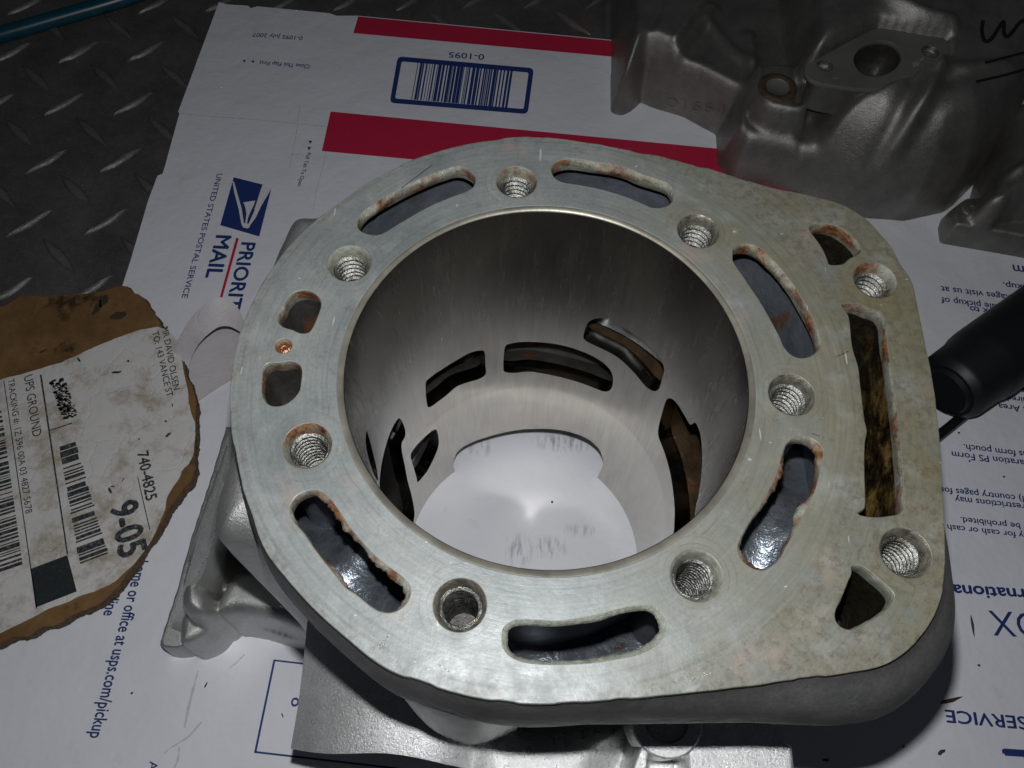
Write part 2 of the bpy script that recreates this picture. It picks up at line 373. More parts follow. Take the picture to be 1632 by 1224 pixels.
M = dict(
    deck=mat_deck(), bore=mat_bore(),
    cast=mat_cast('cast_aluminium', (0.34, 0.34, 0.33), (0.52, 0.52, 0.50), (0.30, 0.44), 0.7, 1.7, 0.8, 0.28, rust=0.7),
    flange=mat_cast('pitted_aluminium', (0.58, 0.585, 0.58), (0.80, 0.80, 0.79), (0.24, 0.36), 0.6, 1.6, 0.8, 0.3),
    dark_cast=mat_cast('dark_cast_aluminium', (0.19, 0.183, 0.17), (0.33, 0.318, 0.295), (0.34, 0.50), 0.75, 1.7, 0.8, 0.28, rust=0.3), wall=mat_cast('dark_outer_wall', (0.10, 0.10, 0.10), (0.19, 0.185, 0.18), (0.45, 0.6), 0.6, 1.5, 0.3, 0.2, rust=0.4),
    dark_flange=mat_cast('machined_grey', (0.13, 0.135, 0.122), (0.19, 0.19, 0.17), (0.45, 0.6), 0.3, 3.0, 0.25, 0.1),
    chamfer=simple('grimy_chamfer', (0.36, 0.34, 0.28), 0.4, 0.6, 0.8, 0.55, 1.6, 0.8, 0.3), lip=mat_lip('rusty_lip', 0.25), lip_cream=mat_lip('chalky_lip', 0.75),
    jacket=mat_jacket('water_jacket_metal', (0.075, 0.085, 0.105), (0.15, 0.165, 0.19), 0.5, 0.4),
    jacket_floor=mat_jacket('wet_jacket_floor', (0.13, 0.15, 0.18), (0.32, 0.35, 0.39), 0.3, 0.8, 0.9, 0.22),
    oil=mat_oil(), port=mat_jacket('sooty_port', (0.03, 0.028, 0.026), (0.085, 0.08, 0.075), 0.45, 0.45, 0.4, 0.5),
    port_brown=mat_jacket('burnt_port', (0.035, 0.022, 0.014), (0.11, 0.07, 0.036), 0.42, 0.45, 0.4, 0.8),
    thread=simple('thread_aluminium', (0.36, 0.355, 0.325), 0.36, 0.85, 0.75, 0.45, 2.0, 0.9, 0.3),
    copper=simple('copper_pin', (0.70, 0.33, 0.17), 0.3, 0.9, 0.5, 1.5, 1.5, 0.8, 0.3),
    paper=mat_paper('white_board', (0.79, 0.785, 0.84), smear=[(*U(872, 872)[:2], 9, 5, .6), (*U(826, 878)[:2], 6, 8, .5), (*U(925, 845)[:2], 9, 3, .35), (*U(765, 712)[:2], 6, 5, .5), (*U(900, 705)[:2], 14, 5, .6)]), under=mat_paper('board_edge', (0.42, 0.34, 0.26)),
    label=mat_paper('dirty_label', (0.68, 0.655, 0.64), 0.2, 0.85, 0.4),
    navy=mat_ink('navy_ink', (0.018, 0.04, 0.17)), red=mat_ink('red_ink', (0.52, 0.018, 0.06)), block_ink=mat_ink('solid_black_ink', (0.022, 0.028, 0.03), 0.04), black=mat_ink('black_ink', (0.03, 0.035, 0.04), 0.35),
    grey_ink=mat_ink('grey_ink', (0.10, 0.11, 0.16)), white_ink=mat_ink('white_gap', (0.72, 0.69, 0.70)),
    torn=simple('torn_fibre', (0.15, 0.095, 0.055), 0.8, 0, 0.7, 0.8, 1.8, 0.9, 0.5), brown=mat_brown(), steel=mat_plate(),
    hose=simple('blue_hose', (0.0, 0.055, 0.09), 0.35, 0, 0.3, 0.2, 2, 0.1),
    rubber=simple('black_rubber', (0.007, 0.008, 0.009), 0.5, 0, 0.3, 0.5, 3, 0.25, 0.1),
    rod=simple('black_rod', (0.02, 0.02, 0.02), 0.3, 0.5, 0.3),
    rim=simple('pale_liner_rim', (0.27, 0.255, 0.21), 0.4, 0.5, 0.5, 0.15, 2, 0.3, .1),
    rust=simple('brown_rusty_ring', (0.11, 0.075, 0.045), 0.6, 0.3, 0.6, 0.5, 1.5, 0.8, .3), grit=simple('dark_grit', (0.05, 0.035, 0.02), 0.7), marker=simple('marker_ink', (0.006, 0.006, 0.007), 0.5, 0, 0.2),
)
def mat_tape():
    t = NT('clear_tape'); b = t.b
    b.inputs['Base Color'].default_value = (0.82, 0.80, 0.80, 1); b.inputs['Roughness'].default_value = 0.25
    b.inputs['Alpha'].default_value = 0.55
    return t.done(bump=t.bump(t.noise(0.12, 4), 0.5, 1.0))
M['tape'] = mat_tape()
M['tape_back'] = mat_paper('tape_backing', (0.60, 0.57, 0.59), 0.3, 0.25, 0.3)

# ================================================================== bench: tread plate
ZP = -6.0
V = [(-700, -400, ZP), (700, -400, ZP), (700, 800, ZP), (-700, 800, ZP)]
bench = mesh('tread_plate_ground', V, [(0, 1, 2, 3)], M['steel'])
tag(bench, kind='structure')
A0 = U(125, 84, ZP)[:2]; av = U(232.6, 82.6, ZP)[:2]-A0; bv = U(101, 167, ZP)[:2]-A0
d1 = (U(162, 67, ZP)-U(98, 101, ZP))[:2]; d2 = (U(200, 142, ZP)-U(150, 97, ZP))[:2]
LV, LF = [], []
for i in range(-8, 22):
    for j in range(-9, 14):
        for k in (0, 1):
            c = A0+av*(i+0.5*k)+bv*(j+0.5*k)
            if not (-360 < c[0] < 330 and -80 < c[1] < 420): continue
            d = d1 if k == 0 else d2; Lh = np.linalg.norm(d)/2; e = d/np.linalg.norm(d); n_ = np.array([-e[1], e[0]]); W_ = Lh*0.19
            b0 = len(LV); n = 16
            for (sc_, h) in ((1.0, -0.05), (0.86, 0.85), (0.55, 1.45)):
                for q in range(n):
                    a = q/n*2*math.pi; cc, ss = math.cos(a), math.sin(a)
                    wd = W_*(1-abs(cc)**2.2*0.75)*ss
                    p = c+e*(Lh*cc*sc_)+n_*(wd*(sc_ if sc_ < 1 else 1.0)*(0.9 if sc_ < 1 else 1))
                    LV.append((p[0]+random.gauss(0, .12), p[1]+random.gauss(0, .12), ZP+h))
            for r_ in range(2):
                for q in range(n): LF.append((b0+r_*n+q, b0+r_*n+(q+1) % n, b0+(r_+1)*n+(q+1) % n, b0+(r_+1)*n+q))
            LF.append(tuple(b0+2*n+q for q in range(n)))
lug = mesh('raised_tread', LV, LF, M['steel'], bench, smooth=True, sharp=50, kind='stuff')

# blue air hose
hp = np.array([U(-160, 92, 0), U(-60, 66, 0), U(0, 50, 0), U(90, 24, 0), U(180, -2, 0), U(300, -40, 0), U(460, -70, 0)]); hp[:, 2] = ZP+4.2
ho = tube('air_hose', smooth_poly(hp, 8, False), 4.1, M['hose'], None, 18)
tag(ho, 'blue hose crossing the tread plate in the top left corner', 'hose')

# ================================================================== printing helpers
def printed(name, mat, parent, V, F, z=0.12, top=None):
    V = [(x, y, z) for x, y in V]
    return mesh(name, V, F, mat, parent) if top is None else sub(name, V, F, mat, parent, top)
def quads(name, mat, parent, Q, z=0.12, zr=0.0):
    V, F = [], []
    for q in Q:
        b = len(V); V += [tuple(U(x, y, zr)[:2]) for x, y in q]; F.append(tuple(range(b, b+len(q))))
    return printed(name, mat, parent, V, F, z)
_font = {}
def text_mesh(s, bold=0.0):
    cu = bpy.data.curves.new('lettering', 'FONT'); cu.body = s; cu.size = 1.0; cu.offset = bold; cu.resolution_u = 3
    o = bpy.data.objects.new('lettering', cu); COL.objects.link(o); bpy.context.view_layer.update()
    me = bpy.data.meshes.new_from_object(o.evaluated_get(bpy.context.evaluated_depsgraph_get()))
    V = np.array([v.co[:] for v in me.vertices]) if len(me.vertices) else np.zeros((0, 3)); F = [tuple(p.vertices) for p in me.polygons]
    bpy.data.objects.remove(o); bpy.data.curves.remove(cu); bpy.data.meshes.remove(me)
    return V, F
def text(s, p0, p1, cap, mat, parent, z=0.12, bold=0.0, zr=0.0, slant=0.0, name='lettering', zfun=None, thick=0.0, keep=None):
    """lettering whose baseline runs from p0 to p1 (places in the photograph), capitals `cap` pixels tall"""
    V, F = text_mesh(s, min(bold, 0.0)); W0 = V[:, 0].max()
    if bold > 0.005:      # heavier strokes: overlaid copies, each a hair above the last
        n0 = len(V); V = np.vstack([V+[dx, dy, k*0.008] for k, (dx, dy) in enumerate(((0, 0), (bold, 0), (bold*.5, bold*.6), (bold*.5, -bold*.3)))]); F = [tuple(i+n0*k for i in f) for k in range(4) for f in F]
    A = U(*p0, zr)[:2]; B = U(*p1, zr)[:2]; e = B-A; Lw = np.linalg.norm(e); e = e/Lw; n_ = np.array([-e[1], e[0]])
    # size of the capitals in mm: measure across the baseline
    mid = ((p0[0]+p1[0])/2, (p0[1]+p1[1])/2); dx, dy = p1[0]-p0[0], p1[1]-p0[1]; l = math.hypot(dx, dy)
    q = (mid[0]+dy/l*cap, mid[1]-dx/l*cap); H = abs(np.dot(U(*q, zr)[:2]-U(*mid, zr)[:2], n_))
    sx = Lw/V[:, 0].max(); sy = H/0.73
    P2 = A+np.outer(V[:, 0]*sx+V[:, 1]*sy*slant, e)+np.outer(V[:, 1]*sy, n_)
    if zfun is None: return mesh(name, np.c_[P2, z+V[:, 2]], F, mat, parent)
    return None

# ================================================================== the flattened white mailing box
box = empty('mailing_box', (0, 100, 0), 'flattened white mailing box with red stripes and navy print, under the castings', 'cardboard box')
BP = [(349, 3), (362, 7), (395, 9), (400, 13), (410, 10), (525, 21), (536, 25), (570, 25), (980, 64), (1300, 96), (1700, 140), (2100, 200), (2250, 1500), (-420, 1500), (-60, 1205),
      (60, 850), (150, 590), (195, 455), (209, 412), (236, 320), (251, 280), (259, 277), (262, 268), (280, 202), (286, 181), (284, 178), (300, 135)]
bp = ccw(UL(BP, 0))
plate('board', [bp], -4.2, 0.0, M['paper'], box)
# creases pressed into the board, and torn specks
def strip(px, wd, mat, parent, z, name, zr=0.0, jit=0.25):
    P = resample(UL(px, zr), 2.0, False); t = np.gradient(P, axis=0); t /= np.linalg.norm(t, axis=1)[:, None]; n_ = np.c_[-t[:, 1], t[:, 0]]
    w_ = wd*(1+jit*rng.normal(size=len(P)))[:, None]
    V = np.r_[P+n_*w_/2, P-n_*w_/2]; k = len(P)
    return printed(name, mat, parent, V.tolist(), [(i, i+1, k+i+1, k+i) for i in range(k-1)], z)
crease = M['under']
M['crease'] = mat_ink('pressed_crease', (0.58, 0.56, 0.58))
strip([(287, 181), (340, 186), (400, 190), (460, 196), (540, 204)], 0.45, M['crease'], box, 0.06, 'fold_crease')
strip([(478, 170), (472, 215), (465, 250), (462, 268)], 0.3, M['crease'], box, 0.06, 'fold_crease')
strip([(523, 225), (514, 270), (505, 300), (499, 335)], 0.3, M['crease'], box, 0.06, 'fold_crease')
strip([(463, 246), (480, 247), (494, 249)], 0.25, M['crease'], box, 0.06, 'fold_crease')
strip([(316, 1068), (308, 1098), (300, 1130), (294, 1160)], 0.7, M['crease'], box, 0.06, 'fold_crease', jit=0.5)
strip([(322, 1150), (300, 1175), (272, 1192), (262, 1200)], 0.5, M['crease'], box, 0.06, 'fold_crease', jit=0.5)
strip([(390, 1043), (375, 1058), (366, 1064)], 0.5, M['crease'], box, 0.06, 'fold_crease', jit=0.5)
strip([(286, 1190), (284, 1210), (278, 1224)], 0.4, M['crease'], box, 0.06, 'scuff', jit=0.6)
quads('red_stripe', M['red'], box, [[(571, 26.5), (1300, 96), (1300, 120), (563, 53)]])
quads('red_stripe', M['red'], box, [[(527, 178), (1320, 254), (1330, 316), (513, 241)]])
# barcode frame
fr = [(634, 90), (851, 109), (841, 182), (621, 164)]
def shrink(Q, a, b=None):
    Q = np.array(Q, float); out = []
    for i in range(4):
        pv, nx = Q[(i-1) % 4]-Q[i], Q[(i+1) % 4]-Q[i]
        out.append(Q[i]+pv/np.linalg.norm(pv)*a+nx/np.linalg.norm(nx)*a)
    return [tuple(q) for q in out]
def rounded(Q, r):
    Q = np.array(Q, float); out = []
    for i in range(4):
        pv, nx = Q[(i-1) % 4]-Q[i], Q[(i+1) % 4]-Q[i]; a = Q[i]+pv/np.linalg.norm(pv)*r; b = Q[i]+nx/np.linalg.norm(nx)*r
        for t in np.linspace(0, 1, 6): out.append((1-t)**2*a+2*t*(1-t)*Q[i]+t*t*b)
    return np.array(out)
me = fill([ccw(UL(rounded(fr, 8), 0)), ccw(UL(rounded(shrink(fr, 7.5), 3), 0))[::-1]], 0.05, 0.13); link('barcode_frame', me, box, M['navy'])
def bars(quad, seq_seed, nbars, mat, parent, z=0.12, zr=0.0, dens=0.55, name='barcode', vary=(0, 0)):
    """bars across the p0-p1 / p3-p2 direction"""
    r_ = random.Random(seq_seed); p = [np.array(U(x, y, zr)[:2]) for x, y in quad]
    t = 0; V, F = [], []
    ws = []
    for i in range(nbars): ws += [r_.choice([1, 1, 2, 2, 3, 4]), r_.choice([1, 1, 1, 2, 3])]
    tot = sum(ws); c = 0
    for i in range(0, len(ws), 2):
        a, b = c/tot, (c+ws[i]*dens*1.6)/tot; b = min(b, (c+ws[i]+ws[i+1]-0.35)/tot); c += ws[i]+ws[i+1]
        j0, j1 = (r_.uniform(0, vary[0]), 1-r_.uniform(0, vary[1]))
        q = []
        for (s_, h) in ((a, j0), (b, j0), (b, j1), (a, j1)):
            lo = p[0]+(p[1]-p[0])*s_; hi = p[3]+(p[2]-p[3])*s_; q.append(tuple(lo+(hi-lo)*h))
        k = len(V); V += q; F.append((k, k+1, k+2, k+3))
    return printed(name, mat, parent, V, F, z)
bars([(666, 99), (818, 112), (809, 172), (655.5, 158.5)], 3, 34, M['navy'], box, 0.12, dens=0.75)
text('0-1095', (773, 87), (716, 83), 9.5, M['navy'], box, bold=0.02)
text('0-1095 July 2007', (483.6, 58.5), (403.8, 52.5), 6.5, M['navy'], box, bold=0.02)
text('Close This Flap First', (495, 103.5), (414, 97), 6.5, M['navy'], box, bold=0.03)
for q_ in ([(405, 96), (405, 101), (400, 98)], [(391, 95), (391, 100), (386, 97)], [(492, 224), (498, 225), (494, 230)], [(490, 234), (496, 235), (492, 240)]): quads('arrow_mark', M['navy'], box, [q_])
text('Pull Tab To Open', (490, 243), (474, 297), 6.5, M['navy'], box, bold=0.03)
text('UNITED STATES POSTAL SERVICE', (346.5, 276), (289.5, 475), 9.2, M['navy'], box, bold=0.022)
text('PRIORITY', (386, 384), (354, 512), 23.5, M['navy'], box, bold=0.055)
text('MAIL', (345.8, 372.5), (327.4, 443), 25, M['navy'], box, bold=0.055)
quads('red_rule', M['red'], box, [[(376.5, 379), (380.8, 380), (354.5, 474.5), (350.5, 473.5)]])
G = lambda pts: C(280, 280, 5.565, pts)
quads('postal_emblem', M['navy'], box, [G([(515, 15), (775, 80), (740, 540), (395, 440)]), ], 0.10)
for zz, q_ in ((0.12, [(503, 45), (520, 60), (545, 150), (585, 290), (605, 420), (650, 430), (660, 440), (640, 468), (600, 462), (583, 430), (560, 300), (520, 150)]),
             (0.14, [(600, 238), (706, 222), (694, 262), (660, 330), (640, 380), (632, 440), (616, 438), (628, 340), (618, 280)]),
             (0.16, [(778, 78), (852, 118), (742, 330), (700, 400), (655, 462), (630, 470), (660, 400), (705, 300)]),
             (0.18, [(770, 82), (800, 90), (745, 538), (738, 500), (700, 300)])):
    quads('postal_emblem', M['white_ink'], box, [G(q_)], zz)
quads('postal_emblem', M['navy'], box, [G([(850, 118), (742, 542), (640, 512), (662, 440), (712, 372), (760, 270)])], 0.20)
text('on your home or office at usps.com/pickup', (235.5, 829), (142.5, 1176), 20, M['navy'], box, bold=0.04)
text('online', (178, 932), (164.5, 981), 19, M['navy'], box, bold=0.04)
text('At', (239, 1213), (235, 1236), 14, M['navy'], box, bold=0.02)
for q in ([(436, 1051), (520, 1060.5), (520, 1063.5), (438.5, 1054)], [(436, 1051), (438.8, 1054), (409, 1198), (405, 1200)], [(405, 1200), (408, 1197), (640, 1224), (640, 1227)]):
    quads('navy_rule', M['navy'], box, [q])
text('do', (469, 1126), (472, 1106), 16, M['navy'], box, bold=0.03) if False else text('o', (466, 1110), (463, 1126), 19, M['navy'], box, bold=0.04)
# right-hand panel: upside down
def rtext(s, end, wpx, cap, slope=0.10, bold=0.04, z=0.12):
    sl = slope
    text(s, (end[0]+wpx, end[1]+wpx*sl), end, cap, M['navy'], box, z, bold)
rtext('visit usps.com', (1613, 422), 150, 15, .12, .035)
rtext('for online pickup.', (1598, 450), 130, 10, .12)
rtext('international and packages visit us at', (1499, 456), 262, 10, .13)
rtext('online to schedule pickup of', (1499, 473.5), 196, 10, .13)
rtext('bring this box to', (1545, 488), 122, 10, .13)
rtext('customs info', (1618, 614), 90, 10, .12)
rtext('Form required', (1604, 630), 95, 10, .12)
rtext('Business Area', (1590, 643), 100, 10, .12)
rtext('customs form pouch.', (1535, 708), 145, 10.5, .12)
rtext('declaration PS Form', (1516, 719.5), 145, 10.5, .12)
rtext('(IMM) country pages for', (1497, 776), 167, 10.5, .11)
rtext('sizes/restrictions may', (1521, 791), 150, 10.5, .11)
rtext('It may be prohibited.', (1530, 824), 143, 10, .11)
rtext('may apply for cash or cash', (1509, 836), 182, 10, .11)
rtext('International', (1510, 931), 178, 20, .065, .06)
rtext('BOX', (1574, 973), 116, 42, .06, 0.0)
rtext('STATES POSTAL SERVICE', (1505, 1131), 400, 21, .09, .04)
rtext('MAIL', (1596, 1194), 240, 60, .07, .06)
# grit lying on the board
for (x, y, l, wd, a) in [(1550, 998, 9, 1.1, 1.5), (1515, 1116, 10, 1.4, .3), (1490, 880, 1.5, 1, 0), (328, 1092, 2.6, .6, 1.3), (450, 1140, 2, .5, -1), (1500, 1199, 4, 1.4, .5), (1528, 690, 1.2, 1, 0), (1316, 1211, 3, 1, 0),
                         (1545, 735, 1, 1, 0), (1600, 760, 1, 1, 0), (1560, 1060, 1.2, 1, 0), (210, 1105, 1, 1, 0), (1440, 1190, 1, .8, 0), (880, 800, 1.2, .9, 1)]:
    p = U(x, y, 0); n = 9; P = []
    for i in range(n):
        t = i/n*2*math.pi; u_, v_ = l/2*math.cos(t)*random.uniform(.7, 1), wd/2*math.sin(t)*random.uniform(.6, 1.2)
        P.append((p[0]+u_*math.cos(a)-v_*math.sin(a), p[1]+u_*math.sin(a)+v_*math.cos(a)))
    loft('grit', [ring3(np.array(P), 0.05), ring3(np.array(P)*.5+np.array(P).mean(0)*.5, 0.5)], M['grit'], box, cap1=True)
# oily smears where the liner stood

# ================================================================== torn carton piece with its shipping label
ZC = 7.0
card = empty('torn_carton', (-150, 20, 0), 'torn piece of brown carton with a dirty white shipping label, lying on the box', 'carton piece')
CP = [(-60, 500), (0, 488), (34, 474), (77, 471), (110, 471), (135, 468), (160, 464), (175, 461), (189, 457), (202, 458), (212, 466), (222, 471), (231, 480), (236, 489), (243, 499), (249, 511), (258, 524), (266, 535), (280, 549),
      (290, 573), (297, 602), (304, 612), (310, 629), (311, 645), (313, 663), (309, 680), (310, 697), (309, 720), (307, 737), (311, 748), (304, 762), (297, 771), (290, 782), (283, 791), (272, 806), (266, 813), (258, 829), (249, 845), (241, 858),
      (233, 868), (222, 886), (215, 899), (200, 920), (188, 936), (176, 947), (168, 953), (150, 966), (135, 974), (118, 979), (101, 987), (85, 996), (67, 1001), (50, 1010), (34, 1014), (0, 1027), (-60, 1045)]
def tear(P, amp, step=0.7):
    P = resample(ccw(P), step); n_ = normals(P); k = noise1(len(P), 60, amp)+rng.normal(size=len(P))*amp*0.25
    return P+n_*k[:, None]
cp = tear(UL(CP, ZC), 0.45)
plate('liner_sheet', [cp], ZC-0.6, ZC, M['brown'], card)
n_ = normals(cp)
w1 = np.clip(.35+noise1(len(cp), 80, 0.35), .05, 1.6); r0 = cp+n_*(w1*.6+.12*rng.normal(size=len(cp)))[:, None]
loft('torn_edge', [ring3(cp-n_*0.8, ZC-0.35), ring3(r0, ZC-1.6), ring3(cp+n_*(w1+.12*rng.normal(size=len(cp)))[:, None], ZC-4.0), ring3(cp-n_*0.5, 0.6)], M['torn'], card)
LPx = [(-50, 626), (0, 609), (40, 598), (95, 582), (128, 568), (165, 551), (202, 536), (225, 529), (249, 525), (262, 531), (267, 539), (276, 548), (281, 575), (284, 595), (287, 609), (290, 628), (292, 643), (296, 660), (302, 680), (301, 700), (300, 720),
       (295, 732), (292, 737), (286, 742), (280, 750), (279, 758), (270, 770), (257, 790), (254, 812), (247, 828), (239, 846), (231, 862), (221, 877), (205, 895), (189, 910), (178, 920), (168, 927), (146, 936), (125, 943), (96, 956), (67, 967), (33, 985), (0, 1001), (-50, 1020)]
lp = ccw(UL(LPx, ZC)); lp = tear(resample(lp, 2)+normals(resample(lp, 2))*(0.9+1.3*np.clip(normals(resample(lp, 2))[:, :1]*1.5, 0, 1)), 0.12)
lab = plate('shipping_label', [lp], ZC+0.05, ZC+0.25, M['label'], card)
ZL = ZC+0.31
def ltext(s, a, b, cap, bold=0.03, mat='black', slant=0): text(s, a, b, cap, M[mat], card, ZL, bold, zr=ZC, slant=slant)
ltext('UPS GROUND', (38.5, 600), (53, 698), 15.5, 0.012)
ltext('TRACKING #: 1Z 596 00A 03 4827 5678', (13, 606), (41.5, 820), 11.5, 0.012)
ltext('MR DAVID OLSEN', (258, 522), (277, 623), 11, 0.02)
ltext('TO: 143 VANCE ST', (243, 530), (266.5, 634), 11, 0.02)
ltext('740-4825', (219, 722), (233.5, 800), 19, 0.05)
ltext('9-05', (175, 806), (191.5, 893), 47, 0.07)
def lq(Q, mat='black', nm='ruled_line'): quads(nm, M[mat], card, Q, ZL, ZC)
lq([[(6, 607), (7.5, 607), (60, 970), (58, 970)]]); lq([[(64, 598), (67, 597.5), (109.5, 884), (107, 884)]])
lq([[(79, 686), (115, 674), (115.3, 676), (79.5, 687.5)]]); lq([[(219, 760), (220.5, 760), (240, 844), (238.5, 845)]])
lq([[(49.5, 907), (108, 885), (123, 943), (57.5, 968.5)]], 'block_ink', 'black_block')
quads('gap', M['label'], card, [], ZL) if False else None
# bars of the two codes run across the reading direction
bars([(-46, 668), (37, 1065-150), (3, 928), (-80, 690)][:0] or [(3, 655), (37, 902), (-22, 922), (-60, 672)], 11, 40, M['black'], card, ZL, ZC, 0.6)
bars([(122, 704), (175, 884), (127, 902), (94, 713)], 5, 26, M['black'], card, ZL, ZC, 0.7, vary=(0.12, 0.05))
SV, SF = [], []
for k in range(420):      # smudged code
    a, b = random.random(), random.random()
    if random.random() < 0.35+0.5*abs(b-0.5): continue
    x = 80+a*22+b*22; y = 609+b*62-a*8; p = U(x, y, ZC); q = 0.25+random.random()*0.45; k0 = len(SV)
    SV += [(p[0]-q, p[1]-q*.6), (p[0]+q, p[1]-q*.5), (p[0]+q*.7, p[1]+q*.6), (p[0]-q*.8, p[1]+q*.7)]; SF.append((k0, k0+1, k0+2, k0+3))
tag(printed('smudged_code', M['black'], card, SV, SF, ZL), kind='stuff')
for (x, y, l, wd, a) in [(186, 594, 5, 1.1, .2), (126, 574, 3, 1, 2.4), (205, 576, 1.2, 1.2, 0), (275, 646, 2.2, .6, -1.2), (268, 694, 3, 1.5, .8), (176, 782, 3.5, 1.2, 2.2), (180, 776, 2, .8, .2), (197, 765, 2, .5, 1.2), (222, 700, 1, 1, 0), (265, 672, 1, 1, 0), (165, 480, 8, 3.5, 1.6), (155, 492, 9, 3, 1.4), (190, 503, 8, 4, .3), (70, 560, 4, 1, .5)]:
    p = U(x, y, ZC); P = []
    for i in range(10):
        t = i/10*6.283; u_, v_ = l/2*math.cos(t)*random.uniform(.6, 1.1), wd/2*math.sin(t)*random.uniform(.5, 1.3)
        P.append((p[0]+u_*math.cos(a)-v_*math.sin(a), p[1]+u_*math.sin(a)+v_*math.cos(a)))
    printed('dirt_mark', M['grit'], card, P, [tuple(range(10))], ZL+0.05)

# strip of tape peeling up beside the carton
tape = empty('peeled_tape', tuple(U(340, 560, 0)), 'curled translucent tape strip between the torn carton and the cylinder', 'tape')
pa = np.array([(*U(262, 600, 2)[:2], 1.2), (*U(272, 566, 6)[:2], 6), (*U(287, 534, 14)[:2], 14), (*U(310, 500, 22)[:2], 22), (*U(338, 477, 27)[:2], 27), (*U(362, 476, 26)[:2], 26), (*U(380, 492, 22)[:2], 22), (*U(393, 520, 14)[:2], 14)])
pb = np.array([(*U(297, 606, 2)[:2], 1.2), (*U(303, 578, 5)[:2], 5), (*U(312, 556, 10)[:2], 10), (*U(327, 537, 16)[:2], 16), (*U(347, 522, 19)[:2], 19), (*U(364, 520, 18)[:2], 18), (*U(378, 526, 15)[:2], 15), (*U(392, 536, 10)[:2], 10)])
sa, sb = smooth_poly(pa, 6, False), smooth_poly(pb, 6, False)
loft('tape_curl', [sa, sa*.66+sb*.34+[0, 0, 1.0], sa*.33+sb*.67+[0, 0, .8], sb], M['tape_back'], tape, closed=False)
plate('tape_sheet', [ccw(UL([(296, 588), (303, 565), (318, 545), (342, 528), (392, 516), (392, 545), (380, 590), (372, 602), (340, 622), (312, 641), (302, 622)], 1.5))], 1.2, 1.4, M['tape_back'], tape)

# ================================================================== THE CYLINDER
cyl = empty('engine_cylinder', (0, 0, 0), 'large two-stroke engine cylinder standing upright, open bore and slotted grey deck face', 'engine cylinder')
OUT = [(843, 217), (900, 221), (960, 230), (1030, 244), (1090, 257), (1160, 277), (1230, 298), (1290, 311), (1344, 326), (1384, 352), (1418, 389), (1437, 424), (1455, 451), (1469, 518), (1486, 603), (1492, 645), (1496, 687), (1503, 789), (1507, 880), (1503, 940),
       (1486, 988), (1462, 1022), (1428, 1051), (1400, 1063), (1367, 1071), (1269, 1082.5), (1181, 1093), (1090, 1104), (978, 1115), (900, 1121), (843, 1122), (790, 1117), (729, 1105), (668, 1086), (607, 1061), (540, 1007), (490, 960), (441, 906), (418, 866), (390, 790), (371, 700), (365, 643), (367, 602), (378, 545), (402, 480), (445, 410),
       (490, 360), (540, 323), (595, 285), (651, 256), (690, 243), (729, 232.5), (785, 222)]
O = resample(ccw(smooth_poly(UL(OUT, ZD), 6)), 1.2)
nO = normals(O)
